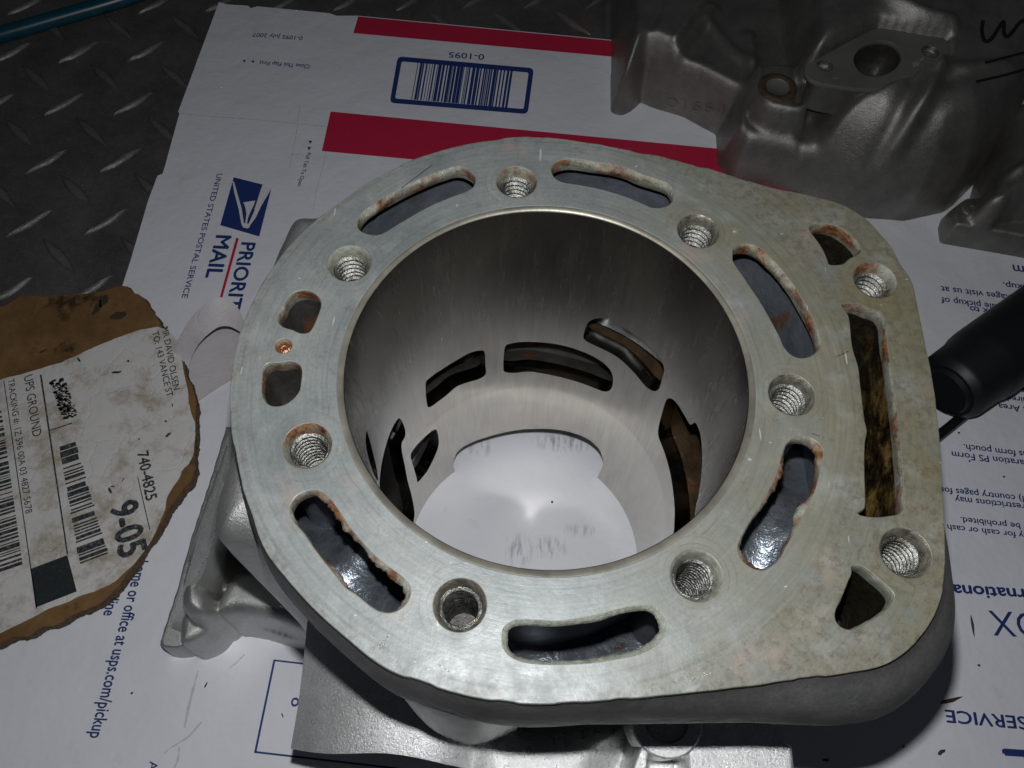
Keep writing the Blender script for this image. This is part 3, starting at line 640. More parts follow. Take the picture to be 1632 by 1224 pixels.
# even out the tracing, then chew the rim a little
for _ in range(2): O = (np.roll(O, 1, 0)+2*O+np.roll(O, -1, 0))/4
Oc = O+nO*(noise1(len(O), 70, 0.10)+np.minimum(0, rng.normal(size=len(O))-1.3)*-0.0)[:, None]
nick = np.zeros(len(O))
for k in range(26):
    i = rng.integers(len(O)); nick[(i+np.arange(rng.integers(2, 6))) % len(O)] += rng.uniform(0.05, 0.22)
Oc = Oc-nO*nick[:, None]
s3 = 5.44
SLOT = dict(
 A=C(560, 240, s3, [(55, 640), (70, 580), (130, 510), (250, 430), (400, 345), (550, 270), (700, 205), (830, 160), (900, 142), (970, 148), (1040, 185), (1075, 245), (1062, 305), (1000, 350), (880, 395), (700, 470), (560, 545), (430, 620), (300, 700), (220, 730), (120, 715), (65, 680)]),
 B=C(860, 230, s3, [(103, 215), (128, 165), (195, 135), (300, 128), (450, 150), (620, 175), (760, 210), (860, 255), (1000, 300), (1110, 340), (1152, 395), (1158, 470), (1120, 525), (1050, 547), (970, 545), (900, 515), (740, 450), (560, 395), (380, 355), (200, 325), (125, 280)]),
 C_=C(1150, 320, s3, [(98, 470), (108, 410), (170, 378), (260, 382), (345, 425), (410, 485), (480, 555), (560, 650), (640, 760), (720, 900), (780, 1010), (830, 1120), (855, 1224), (850, 1270), (820, 1315), (760, 1350), (680, 1362), (600, 1330), (540, 1260), (515, 1200), (480, 1130), (410, 1000), (340, 880), (260, 760), (180, 640), (105, 530)]),
 D=C(1050, 700, s3, [(1088, 85), (1120, 30), (1180, -10), (1260, -20), (1340, 5), (1400, 60), (1420, 120), (1405, 210), (1385, 330), (1340, 470), (1270, 610), (1190, 770), (1110, 910), (1055, 1020), (985, 1095), (900, 1132), (810, 1112), (740, 1062), (698, 1000), (690, 930), (720, 845), (790, 720), (870, 600), (945, 470), (1010, 350), (1050, 230)]),
 E=C(780, 880, s3, [(115, 740), (130, 660), (200, 605), (300, 590), (560, 605), (700, 592), (870, 565), (1000, 535), (1120, 500), (1250, 475), (1380, 468), (1480, 515), (1525, 600), (1515, 710), (1430, 810), (1270, 885), (1100, 920), (900, 952), (700, 965), (450, 965), (290, 945), (180, 895), (125, 820)]),
 F=C(430, 760, s3, [(172, 290), (198, 210), (258, 150), (360, 118), (450, 138), (525, 200), (610, 320), (690, 440), (790, 560), (910, 690), (1030, 785), (1150, 875), (1212, 960), (1205, 1050), (1150, 1125), (1060, 1172), (960, 1165), (865, 1110), (760, 1022), (655, 950), (575, 850), (475, 730), (375, 600), (285, 470), (195, 370)]),
 G=C(390, 440, s3, [(288, 390), (295, 330), (342, 270), (368, 200), (430, 145), (520, 123), (600, 148), (652, 200), (660, 260), (630, 350), (590, 440), (550, 488), (480, 492), (410, 462), (340, 442)]),
 H=C(390, 440, s3, [(153, 900), (162, 800), (210, 755), (300, 752), (400, 740), (470, 768), (494, 820), (487, 920), (470, 1000), (400, 1080), (320, 1122), (230, 1122), (170, 1072), (150, 1000)]),
 J=C(1150, 320, s3, [(765, 255), (770, 215), (800, 200), (900, 198), (1000, 222), (1090, 278), (1160, 340), (1207, 410), (1197, 450), (1120, 495), (1050, 547), (940, 552), (920, 510), (880, 420), (820, 330)]),
 K=[(1341.5, 486.5), (1348, 484), (1356, 484.2), (1371, 486), (1387, 493), (1402, 498), (1409, 509), (1411, 525), (1413, 545), (1417, 570), (1422, 602), (1426, 635), (1431, 672), (1434, 705), (1437, 742), (1438.8, 765), (1440, 800), (1438, 813), (1430, 819.5), (1415, 822.5), (1397, 824), (1379, 822.5), (1367.5, 818),
    (1378, 810), (1379.5, 795), (1378.5, 765), (1378, 733), (1379, 705), (1382, 687), (1378, 668), (1375, 643), (1371.5, 613), (1368, 584), (1361, 562), (1357.5, 545), (1355, 518), (1352, 502)],
 Lx=C(1250, 800, s3, [(583, 562), (600, 555), (640, 558), (700, 575), (785, 645), (880, 725), (940, 790), (948, 830), (920, 890), (880, 935), (800, 995), (700, 1052), (600, 1100), (540, 1103), (480, 1072), (443, 1012), (450, 930), (500, 830), (550, 700), (585, 620)]),
)
SW = {k: resample(ccw(smooth_poly(UL(v, ZD), 5)), 0.45) for k, v in SLOT.items()}
pin = UL([(451.6, 551)], ZD)[0]
RC, RT = 4.75, 3.75        # chamfer and thread radii
loops = [Oc, circle(0, 0, 43.4, 200)[::-1], circle(*pin, 1.75, 32)[::-1]]+[circle(hx, hy, RC, 48)[::-1] for hx, hy in HOLES]+[P[::-1] for P in SW.values()]
deck = plate('deck_face', loops, ZD-2.6, ZD, M['deck'], cyl, bevel=0.22)
for (a_, b_) in [((601, 1032), (621, 1011)), ((605, 1034), (618, 1020)), ((1292, 690), (1318, 700)), ((1100, 1085), (1135, 1072)), ((700, 1060), (716, 1070)), ((1330, 240+330), (1352, 560)), ((640, 300), (690, 262))]:
    P = resample(UL([a_, b_], ZD), 0.8, False); P = P+rng.normal(size=P.shape)*.015; t_ = P[-1]-P[0]; t_ = t_/np.linalg.norm(t_); q_ = np.array([-t_[1], t_[0]])*.11; k_n = len(P)
    mesh('scratch_burr', np.c_[np.r_[P+q_, P-q_], np.full(2*k_n, ZD+.03)], [(i, i+1, k_n+i+1, k_n+i) for i in range(k_n-1)], M['thread'], cyl)
# outer wall of the block below the deck: flares out, then tucks in
def flare(p):
    return 2.0+5.0*np.clip((p[:, 0]-10)/50, 0, 1)*np.clip((-p[:, 1]-20)/25, 0, 1)+1.6*np.clip((p[:, 0]-40)/30, 0, 1)
fl_ = flare(O)
def off(d, z, a=0.0): return ring3(O+nO*(d+a*fl_)[:, None] if np.ndim(a*fl_) else O+nO*d, z)
rings = [off(-0.55, 143.3, 0), off(-0.15, 142.0, 0.0), off(0.1, 139.8, .3), off(0.1, 137.5, .62), off(0.1, 134.5, .86), off(0.1, 130, 1.0), off(0, 124, .98), off(0, 116, .8), off(-1, 107, .5), off(-4, 96, .2), off(-8, 84, 0), off(-12, 70, 0), off(-14, 55, 0)]
loft('outer_wall', rings, M['wall'], cyl, smooth=True)
# liner
prof = [(42, 143.5), (42.1, 143.6), (43.4, 143.6), (43.4, 135), (46.5, 135), (46.5, 0.3), (42, 0.3)]
loft('liner_rim', [ring3(circle(0, 0, 42.02, 240), 143.4), ring3(circle(0, 0, 42.25, 240), 143.9), ring3(circle(0, 0, 43.5, 240), 143.93)], M['rim'], cyl)
def revolve(name, prof, mat, parent, n=240, closedp=True):
    a = np.arange(n)/n*2*math.pi; V, F = [], []; m_ = len(prof)
    for r_, z in prof: V += [(r_*math.cos(t), r_*math.sin(t), z) for t in a]
    for j in range(m_ if closedp else m_-1):
        k = (j+1) % m_
        for i in range(n): i2 = (i+1) % n; F.append((j*n+i, k*n+i, k*n+i2, j*n+i2))
    return mesh(name, V, F, mat, parent)
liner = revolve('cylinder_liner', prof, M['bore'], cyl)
P_ = dict(
 p1=C(540, 400, 2.967, [(410, 640), (420, 608), (480, 565), (560, 515), (620, 482), (670, 471), (690, 480), (693, 540), (693, 585), (650, 610), (560, 640), (500, 690), (432, 738), (416, 718)]),
 p2=C(540, 400, 2.967, [(780, 500), (788, 450), (820, 436), (870, 430), (940, 431), (1040, 443), (1130, 468), (1220, 508), (1280, 558), (1297, 610), (1285, 655), (1250, 664), (1180, 637), (1080, 605), (980, 582), (900, 571), (830, 577), (786, 572), (778, 555)]),
 p3=C(540, 400, 2.967, [(1157, 400), (1172, 350), (1198, 325), (1250, 319), (1320, 348), (1400, 396), (1470, 448), (1520, 508), (1538, 560), (1527, 610), (1515, 650), (1490, 663), (1450, 640), (1400, 580), (1330, 512), (1270, 475), (1210, 447), (1165, 422)]),
 p4=C(1000, 600, 3.709, [(240, 130), (265, 133), (300, 170), (340, 235), (372, 285), (400, 272), (425, 320), (438, 400), (441, 500), (433, 620), (416, 720), (400, 800), (375, 900), (340, 980), (270, 985), (276, 900), (279, 800), (270, 680), (250, 560), (215, 440), (185, 360), (184, 300), (205, 215), (225, 150)]),
 p5=C(560, 560, 5.44, [(410, 581), (440, 610), (466, 680), (465, 740), (436, 800), (440, 880), (465, 1000), (490, 1130), (520, 1240), (545, 1370), (545, 1440), (520, 1530), (440, 1480), (330, 1330), (255, 1220), (246, 1130), (262, 980), (290, 850), (330, 720), (368, 640)]),
 p6=C(560, 560, 5.44, [(735, 680), (750, 720), (758, 800), (740, 870), (700, 960), (650, 1050), (580, 1132), (568, 1110), (555, 1060), (540, 1010), (518, 930), (517, 885), (570, 810), (640, 740), (700, 690)]),
 p7=C(560, 560, 5.44, [(133, 690), (150, 740), (180, 850), (215, 990), (230, 1090), (226, 1120), (190, 1050), (150, 930), (128, 820), (125, 740)]),
)
PORT = {}
def cutter_from(q, rout=58.0):
    """closed solid through the liner wall for an outline given as (arc length, height); triangulated in the unrolled plane"""
    from mathutils.geometry import tessellate_polygon
    n = len(q); V = []; F = []
    for r_ in (38.0, rout): V += [(r_*math.cos(t/42), r_*math.sin(t/42), z) for t, z in q]
    for tri in tessellate_polygon([[Vector((t, z, 0)) for t, z in q]]):
        F.append(tuple(tri)); F.append(tuple(n+i for i in reversed(tri)))
    for i in range(n): j = (i+1) % n; F.append((i, n+i, n+j, j))
    return V, F
cuts = []
for k, pts in P_.items():
    w_ = np.array([cyl_hit(x, y) for x, y in pts]); a0 = w_[0, 0]; w_[:, 0] = a0+(w_[:, 0]-a0+math.pi) % (2*math.pi)-math.pi
    q = np.c_[w_[:, 0]*42, w_[:, 1]]; q = resample(ccw(smooth_poly(q, 5)), 0.8); PORT[k] = q
    cuts.append(cutter_from(q))
# the arch cut into the back of the skirt
arch = [(728, 757), (723, 745), (724, 731), (733, 716), (752, 705), (775, 697), (810, 688), (850, 683.5), (890, 685), (920, 692), (943, 704), (957, 720), (961, 738), (957, 750), (951, 763)]
w_ = np.array([cyl_hit(x, y) for x, y in arch]); q = np.c_[w_[:, 0]*42, w_[:, 1]]; q = smooth_poly(q, 4, False)
q = np.vstack([[(q[0, 0], -6)], q, [(q[-1, 0], -6)]]); cuts.append(cutter_from(ccw(resample(q, 1.0)), 110.0))
import bmesh
def fix_normals(ob):
    bm = bmesh.new(); bm.from_mesh(ob.data); bmesh.ops.recalc_face_normals(bm, faces=bm.faces); bm.to_mesh(ob.data); bm.free()
fix_normals(liner); tmp = []
for V, F in cuts:
    c_ = mesh('cutter', V, F, M['port']); fix_normals(c_); tmp.append(c_)
    md = liner.modifiers.new('port', 'BOOLEAN'); md.operation = 'DIFFERENCE'; md.object = c_; md.solver = 'EXACT'
bpy.context.view_layer.update()
me = bpy.data.meshes.new_from_object(liner.evaluated_get(bpy.context.evaluated_depsgraph_get()))
liner.modifiers.clear(); liner.data = me; me.name = 'cylinder_liner'
while len(me.materials) > 1: me.materials.pop()
for c_ in tmp: bpy.data.objects.remove(c_)
me.shade_smooth(); me.set_sharp_from_angle(angle=math.radians(35))
print('LINER', len(me.polygons))
# passages behind the ports
def tunnel(k, depth, dz, mat, cap=True, grow=1.12):
    q = PORT[k]; c = q.mean(0); rings = []
    for j, t in enumerate(np.linspace(0, 1, 7)):
        r_ = 45.2+depth*t; g = 1+(grow-1)*t; qq = c+(q-c)*g; bend = dz*t*t
        rings.append(np.array([(r_*math.cos(u/42), r_*math.sin(u/42), z+bend) for u, z in qq]))
    V = np.vstack(rings); n = len(q); F = []
    for j in range(6):
        for i in range(n): F.append((j*n+i, j*n+(i+1) % n, (j+1)*n+(i+1) % n, (j+1)*n+i))
    if cap:
        V = np.vstack([V, V[-n:].mean(0)]); F += [(6*n+i, 6*n+(i+1) % n, 7*n) for i in range(n)]
    return mesh('port_passage', V, F, mat, cyl, smooth=True, sharp=60)
tunnel('p1', 7, -4, M['port'], grow=1.05); tunnel('p2', 8, -4, M['port'], grow=1.03); tunnel('p3', 13, -5, M['port_brown'], grow=1.02); tunnel('p4', 14, -7, M['port_brown'], grow=1.02)
tunnel('p5', 11, -5, M['port']); tunnel('p7', 5, 0, M['port'])
# the low port opens down to the board: roof and far side only
q = PORT['p6']; n = len(q); V, F = [], []
for r_, dz, g in ((45.2, 0, 1.0), (48.5, 0.0, 1.02), (51, -1.0, 1.02), (53, -5, .95)):
    c = q.mean(0)
    for u, z in c+(q-c)*g: V.append((r_*math.cos(u/42), r_*math.sin(u/42), z+dz))
up_half = q[:, 1] > q[:, 1].min()+(q[:, 1].max()-q[:, 1].min())*0.33
for j in range(3):
    for i in range(n):
        i2 = (i+1) % n
        if j == 0 or (up_half[i] and up_half[i2]): F.append((j*n+i, j*n+i2, (j+1)*n+i2, (j+1)*n+i))
idx = [3*n+i for i in range(n) if up_half[i]]
F.append(tuple(idx))
mesh('port_passage', V, F, M['port'], cyl, smooth=True, sharp=50)

# ---- what is seen through the slots
def jwall(name, r_, z0, z1, mat, a0=0, a1=2*math.pi, n=160, wob=0.0, parent=cyl):
    a = np.linspace(a0, a1, n); rr = []
    for z in np.linspace(z0, z1, 14):
        d = wob*np.sin(a*9+z*.3)*0.5+wob*np.sin(a*23+1+z*.17)*.3
        rr.append(np.c_[(r_+d)*np.cos(a), (r_+d)*np.sin(a), np.full(n, z)])
    return loft(name, rr, mat, parent, closed=False)
jwall('jacket_inner_wall', 47.6, 141.5, 92, M['jacket'], wob=.2)
jwall('jacket_outer_wall', 63.2, 141.5, 92, M['jacket'], wob=.5)
NA, NR = 260, 18; V, F = [], []
for j in range(NR):
    r_ = 47+17*j/(NR-1)
    for i in range(NA):
        t = i/NA*2*math.pi
        V.append((r_*math.cos(t), r_*math.sin(t), 105+1.8*math.sin(t*5+1)+0.8*math.sin(t*11+r_*.3)+2.5*((j/(NR-1)-.5)*2)**2+18.5*math.exp(-((t-math.radians(331))/.42)**2)+15*math.exp(-((t-math.radians(224))/.28)**2)-10*math.exp(-((t-math.radians(275))/.35)**2)))
for j in range(NR-1):
    for i in range(NA): k = (i+1) % NA; F.append((j*NA+i, (j+1)*NA+i, (j+1)*NA+k, j*NA+k))
mesh('jacket_floor', V, F, M['jacket_floor'], cyl, smooth=True)
# oily chamber on the right: walls follow the slots, widened
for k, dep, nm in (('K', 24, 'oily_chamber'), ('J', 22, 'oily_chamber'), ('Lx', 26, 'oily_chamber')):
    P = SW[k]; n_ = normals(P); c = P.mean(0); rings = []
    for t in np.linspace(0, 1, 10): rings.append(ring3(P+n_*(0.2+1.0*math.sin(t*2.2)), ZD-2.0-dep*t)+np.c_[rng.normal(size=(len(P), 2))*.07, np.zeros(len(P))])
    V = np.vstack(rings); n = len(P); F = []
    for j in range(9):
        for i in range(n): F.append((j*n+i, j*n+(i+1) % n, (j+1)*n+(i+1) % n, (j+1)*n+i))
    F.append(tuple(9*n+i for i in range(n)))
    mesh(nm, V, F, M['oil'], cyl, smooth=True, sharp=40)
for k in ('G', 'H'):
    P = SW[k]; n_ = normals(P)
    loft('jacket_hole_wall', [ring3(P+n_*.05, ZD-0.3), ring3(P+n_*.3, ZD-3), ring3(P+n_*.2, ZD-7), ring3(P-n_*.2, ZD-15), ring3(P-n_*1.6, ZD-20)], M['port'], cyl, cap1=True)
# corroded lips round the openings
for k, P in SW.items():
    n = len(P); n_ = normals(P); big = k in 'ABC_DEF'
    wid = 0.30+0.25*np.abs(noise1(n, 14, 1.0))+0.12*np.abs(rng.normal(size=n))
    if big:
        back = np.clip(n_@np.array([0.25, 0.97]), 0, 1) if k in ('A', 'B', 'C_') else np.abs(n_@np.array([.9, .4]))*.5+.25
        wid = wid*(0.35+1.9*back*np.clip(0.5+noise1(n, 6, .8), 0, 1.3))
    if k == 'E': wid = wid*0.5+0.55
    if k in 'GHKJ' or k == 'Lx': wid = wid*0.3
    wid = np.clip(wid, 0.08, 1.35)
    loft('slot_lip', [ring3(P+n_*.12, ZD-0.02), ring3(P-n_*(wid*.5)[:, None], ZD-.25-.2*rng.random(n)[:, None].ravel().mean()), ring3(P-n_*wid[:, None], ZD-.9)+np.c_[np.zeros((n, 2)), rng.normal(size=n)*.15], ring3(P-n_*(wid*.7)[:, None], ZD-2.4), ring3(P+n_*.2, ZD-4.0)],
         M['lip_cream'] if k in ('E', 'Lx') else M['lip'], cyl, smooth=True)
# threaded holes
for hi, (hx, hy) in enumerate(HOLES):
    n = 48; a = np.arange(n)/n*2*math.pi; h = bpy.data.objects
    prof = [(RC+.05, ZD+0.01), (RC-.25, ZD-.35), (RT+.35, ZD-1.6), (RT+.15, ZD-2.8)]
    rings = [np.c_[hx+(r_+rng.normal(size=n)*.05)*np.cos(a), hy+(r_+rng.normal(size=n)*.05)*np.sin(a), np.full(n, z)] for r_, z in prof]
    hole = loft('bolt_hole_chamfer', rings, M['lip_cream'] if hi in (3, 6) else M['lip'] if hi in (0, 5, 7) else M['chamfer'], cyl)
    zs = np.arange(ZD-2.6, ZD-24, -0.15); rings = []
    for z in zs:
        ph = (z/1.5-a/2/math.pi) % 1.0; tri = np.abs(ph-0.5)*2
        r_ = RT-0.55+0.95*np.clip(tri*1.3-.15, 0, 1)
        rings.append(np.c_[hx+r_*np.cos(a), hy+r_*np.sin(a), np.full(n, z)])
    th = loft('thread', rings, M['thread'], None, smooth=True)
    th.data.transform(Matrix.Translation(-cyl.location)); th.parent = hole
    # boss that carries the thread inside the jacket
    b = loft('bolt_boss', [ring3(circle(hx, hy, 6.3, 40), 141.5), ring3(circle(hx, hy, 6.6, 40), 128), ring3(circle(hx, hy, 7.4, 40), 104)], M['jacket'], cyl)
    fl0 = loft('hole_floor', [ring3(circle(hx, hy, RT+.3, 24), ZD-23.8)], M['port'], None, cap1=True); fl0.parent = hole
# copper coloured dowel in the little hole
loft('dowel_pin', [ring3(circle(*pin, 1.95, 28), ZD+.015), ring3(circle(*pin, 1.62, 28), ZD-.3), ring3(circle(*pin, 1.5, 28), ZD-1.2)], M['lip'], cyl)
loft('dowel_pin', [ring3(circle(*pin, 1.55, 28), ZD-1.0), ring3(circle(pin[0]+.1, pin[1]-.1, 1.1, 28), ZD-.65), ring3(circle(*pin, .5, 28), ZD-.8)], M['copper'], cyl, cap1=True)

# ================================================================== cast shapes seen from above: height fields with full sides
def sdf(poly, X, Y):
    poly = np.asarray(poly); n = len(poly); d = np.full(X.shape, 1e9); ins = np.zeros(X.shape, bool)
    for i in range(n):
        a, b = poly[i], poly[(i+1) % n]; e = b-a; l2 = e@e+1e-9
        t = np.clip(((X-a[0])*e[0]+(Y-a[1])*e[1])/l2, 0, 1)
        d = np.minimum(d, (X-a[0]-t*e[0])**2+(Y-a[1]-t*e[1])**2)
        c = (a[1] <= Y) != (b[1] <= Y); xx = a[0]+(Y-a[1])/(e[1] if abs(e[1]) > 1e-9 else 1e-9)*e[0]
        ins ^= c & (X < xx)
    d = np.sqrt(d); return np.where(ins, d, -d)
class Field:
    def __init__(s, x0, x1, y0, y1, step):
        s.x = np.arange(x0, x1, step); s.y = np.arange(y0, y1, step); s.step = step
        s.X, s.Y = np.meshgrid(s.x, s.y, indexing='ij'); s.H = np.zeros(s.X.shape)
    def add(s, px, top, bev, drop=None, zr=None, k=1.5, tilt=None, base=0.0, sm=4, mode='max', world=None):
        zr = top if zr is None else zr
        P = world if world is not None else UL(px, zr)
        if sm: P = smooth_poly(P, sm)
        d = sdf(P, s.X, s.Y); drop = bev if drop is None else drop
        t = np.clip(d/bev, 0, 1); h = top-drop*(1-np.sqrt(np.clip(1-(1-t)**2, 0, 1)))
        if tilt is not None: h = h+tilt(s.X, s.Y)
        e = np.clip(d/s.step/1.4+.5, 0, 1); h = h*e
        if mode == 'max':
            if k > 0:
                q = np.clip(.5+.5*(h-s.H)/k, 0, 1); nh = h*q+s.H*(1-q)+k*q*(1-q)*(e > .99)*(s.H > 2); s.H = np.maximum(nh, np.maximum(h, s.H)*(q > 0))
            else: s.H = np.maximum(s.H, h)
        elif mode == 'cut': s.H = np.where(e > 0, s.H-(s.H-np.minimum(s.H, h))*e, s.H)
        elif mode == 'bump': s.H = s.H+top*np.clip(t, 0, 1)**2*(3-2*np.clip(t, 0, 1))*(s.H > 1)
    def ridge(s, px, zr, amp, wd):
        P = smooth_poly(UL(px, zr), 5, False); d = np.full(s.X.shape, 1e9)
        for i in range(len(P)-1):
            a, b = P[i], P[i+1]; e = b-a; t = np.clip(((s.X-a[0])*e[0]+(s.Y-a[1])*e[1])/(e@e+1e-9), 0, 1)
            d = np.minimum(d, np.hypot(s.X-a[0]-t*e[0], s.Y-a[1]-t*e[1]))
        s.H = s.H+amp*np.exp(-(d/wd)**2)*(s.H > 2)
    def dil(s):
        k = s.H > 0.3
        for _ in range(3): k = k | np.roll(k, 1, 0) | np.roll(k, -1, 0) | np.roll(k, 1, 1) | np.roll(k, -1, 1)
        return k
    def blur(s, n=2):
        for _ in range(n):
            for ax in (0, 1): s.H = (np.roll(s.H, 1, ax)+2*s.H+np.roll(s.H, -1, ax))/4
    def z(s, x, y):
        a = np.clip((x-s.x[0])/s.step, 0, len(s.x)-1.01); b = np.clip((y-s.y[0])/s.step, 0, len(s.y)-1.01); i, j = int(a), int(b); a -= i; b -= j
        return (s.H[i, j]*(1-a)+s.H[i+1, j]*a)*(1-b)+(s.H[i, j+1]*(1-a)+s.H[i+1, j+1]*a)*b
    def build(s, name, mat, parent, floor=0.6, cut=None):
        keep = s.H > (floor if floor > 5 else -1)
        if floor < 5: keep &= s.dil()
        keep[:5, :] = False; keep[:, :5] = False; keep[-5:, :] = False; keep[:, -5:] = False
        if cut is not None: keep &= cut(s.X, s.Y)
        cell = keep[:-1, :-1] | keep[1:, :-1] | keep[:-1, 1:] | keep[1:, 1:]
        if cut is not None:
            cc = cut(s.X, s.Y); cell &= cc[:-1, :-1] & cc[1:, :-1] & cc[:-1, 1:] & cc[1:, 1:]
        ny = len(s.y); I, J = np.nonzero(cell)
        q = np.stack([I*ny+J, (I+1)*ny+J, (I+1)*ny+J+1, I*ny+J+1], 1)
        used, inv = np.unique(q, return_inverse=True); inv = inv.reshape(q.shape)
        V = np.c_[s.X.ravel()[used], s.Y.ravel()[used], (s.H-2.2*(1-np.clip(s.H/3, 0, 1))).ravel()[used]]
        me = bpy.data.meshes.new(name); me.vertices.add(len(V)); me.vertices.foreach_set('co', (V*S).ravel())
        me.loops.add(inv.size); me.loops.foreach_set('vertex_index', inv.ravel().astype(np.int32))
        me.polygons.add(len(inv)); me.polygons.foreach_set('loop_start', np.arange(0, inv.size, 4, dtype=np.int32))
        me.update(calc_edges=True); me.shade_smooth()
        return link(name, me, parent, mat)

# ---- lower part of the main cylinder: column, foot, gasket flange
g = Field(-135, -30, -75, 75, 0.5)
g.add([(262, 1030), (268, 1040), (282, 1042), (300, 1040), (345, 1008), (352, 1000), (420, 1012), (486, 1032), (560, 1060), (560, 900), (420, 760), (385, 690), (366, 688), (345, 760), (310, 868), (288, 950)], 13, 1.5, zr=6, sm=0, k=0)
g.add([(300, 1036), (298, 1005), (305, 985), (330, 978), (350, 985), (352, 1004), (340, 1022), (320, 1034)], 24, 4, 5, zr=14, sm=4, k=1)
g.add([(300, 985), (296, 955), (312, 925), (335, 930), (348, 955), (345, 985), (325, 995)], 38, 6, 10, zr=28, sm=4, k=2)
g.add([(345, 985), (365, 930), (420, 900), (560, 960), (560, 1060), (480, 1012), (420, 990), (380, 985)], 32, 5, 8, zr=26, sm=2, k=2)
# rising flange plate: thin long wedge
def wedge(X, Y):
    a = U(366, 690, 95)[:2]; b = U(268, 1034, 6)[:2]; e = b-a; t = ((X-a[0])*e[0]+(Y-a[1])*e[1])/(e@e); return -88*np.clip(t, 0, 1.02)
g.add(None, 95, 2.0, zr=0, sm=0, k=0, tilt=wedge, world=np.array([U(362, 688, 95)[:2], U(310, 866, 49)[:2], U(264, 1030, 6)[:2], U(290, 1003, 8)[:2], U(312, 915, 36)[:2], U(330, 850, 56)[:2], U(372, 700, 95)[:2]]))
# smooth column with a round shoulder
g.add([(372, 690), (352, 735), (334, 790), (329, 830), (335, 856), (352, 868), (390, 872), (450, 880), (520, 900), (520, 700), (430, 660)], 131, 9, 13, zr=127, sm=4, k=0)
# lug behind the deck at the upper left
g.add([(530, 352), (500, 347), (482, 347), (466, 353), (456, 366), (448, 384), (440, 400), (432, 420), (420, 450), (404, 486), (470, 520), (560, 420)], 118, 7, 10, zr=113, sm=4, k=0)
g.blur(1)
incut = lambda X, Y: (np.hypot(X, Y) > 64)
g.build('cast_foot', M['cast'], cyl, cut=incut)
def strip3(name, A, B, mat, th=4.0):
    A = smooth_poly(np.array([U(*p) for p in A]), 6, False); B = smooth_poly(np.array([U(*p) for p in B]), 6, False); k = 5; n = len(A)
    rows = [A+(B-A)*t+np.c_[rng.normal(size=(n, 2))*.06, rng.normal(size=n)*.12] for t in np.linspace(0, 1, k)]
    rows = [A-[0, 0, th]]+rows+[B-[0, 0, th]]
    return loft(name, rows, mat, cyl, closed=False, sharp=50)
strip3('gasket_face', [(366, 686, 96), (346, 750, 80), (318, 848, 58), (290, 945, 32), (270, 1010, 10), (262, 1034, 3)], [(372, 694, 97), (356, 752, 82), (335, 850, 61), (318, 905, 46), (300, 975, 24), (290, 1008, 13)], M['flange'])
strip3('flange_shoulder', [(357, 760, 79), (338, 846, 58), (322, 905, 44), (305, 972, 23), (294, 1010, 12)], [(360, 790, 74), (346, 862, 52), (340, 912, 40), (326, 965, 26), (306, 1008, 15)], M['cast'], 10)
# ---- front: flange plate, dark pipe, bracket
h = Field(-75, 80, -135, -40, 0.5)
h.add([(800, 1130), (1012, 1132), (1030, 1150), (1012, 1190), (985, 1250), (980, 1400), (740, 1400), (740, 1130)], 66, 14, 14, zr=64, sm=3, k=0)
h.add([(1014, 1192), (1026, 1150), (1060, 1140), (1140, 1140), (1254, 1150), (1256, 1178), (1266, 1186), (1269, 1200), (1272, 1400), (980, 1400), (995, 1240)], 76, 1.2, zr=76, sm=0, k=0)
h.add([(1246, 1176), (1268, 1186), (1274, 1400), (1244, 1400)], 73, 1.5, zr=73, sm=0, k=0)
h.add([(1040, 1204), (1092, 1206), (1098, 1300), (1030, 1300)], 66, 2, zr=76, sm=0, mode='cut')
h.blur(1)
h.build('mounting_bracket', M['flange'], cyl, cut=lambda X, Y: np.hypot(X, Y) > 50)
# annular boss on the bracket
bc = U(1062, 1146, 78)[:2]
loft('bracket_boss', [ring3(circle(*bc, 9.0, 48), 66), ring3(circle(*bc, 9.0, 48), 77.6), ring3(circle(*bc, 8.6, 48), 78), ring3(circle(*bc, 5.6, 48), 78), ring3(circle(*bc, 5.2, 48), 77), ring3(circle(*bc, 5.2, 48), 66)], M['flange'], cyl, sharp=40)
Lft = smooth_poly(np.array([(500, 940), (490, 990), (486, 1030), (481, 1075), (474, 1130), (463, 1193)], float), 8, False)
Rgt = smooth_poly(np.array([(770, 1000), (770, 1040), (769, 1090), (768, 1130), (765, 1180), (760, 1228)], float), 8, False)
nu, nv = 40, len(Lft); V = []
for j in range(nv):
    v = j/(nv-1)
    for i in range(nu):
        u_ = i/(nu-1); px_ = Lft[j]+(Rgt[j]-Lft[j])*u_
        px_ = px_+np.array([0, 6*math.sin(u_*7.5)*v*(1-u_)*1.2-8*math.sin(math.pi*u_)*v])
        z_ = 58+13*(1-((u_-.66)/.66)**2)*(1 if u_ < .66 else 1)-4*max(0, (u_-.66)/.34)**2-3*v*v
        V.append(U(px_[0], px_[1], z_))
V = np.array(V); k0 = len(V); ring_i = [0*nu+i for i in range(nu)]+[j*nu+nu-1 for j in range(1, nv)]+[(nv-1)*nu+i for i in range(nu-2, -1, -1)]+[j*nu for j in range(nv-2, 0, -1)]
F = [(j*nu+i, (j+1)*nu+i, (j+1)*nu+i+1, j*nu+i+1) for j in range(nv-1) for i in range(nu-1)]
cen = V.mean(0); L1 = V[ring_i]+(cen-V[ring_i])*[.006, .006, 0]-[0, 0, 3.5]; L2 = V[ring_i]+(cen-V[ring_i])*[.10, .10, 0]-[0, 0, 30]
V = np.vstack([V, L1, L2]); m_ = len(ring_i)
for i in range(m_):
    i2 = (i+1) % m_; F += [(ring_i[i], ring_i[i2], k0+i2, k0+i), (k0+i, k0+i2, k0+m_+i2, k0+m_+i)]
mesh('transfer_cover', V, F, M['flange'], cyl, smooth=True, sharp=45)
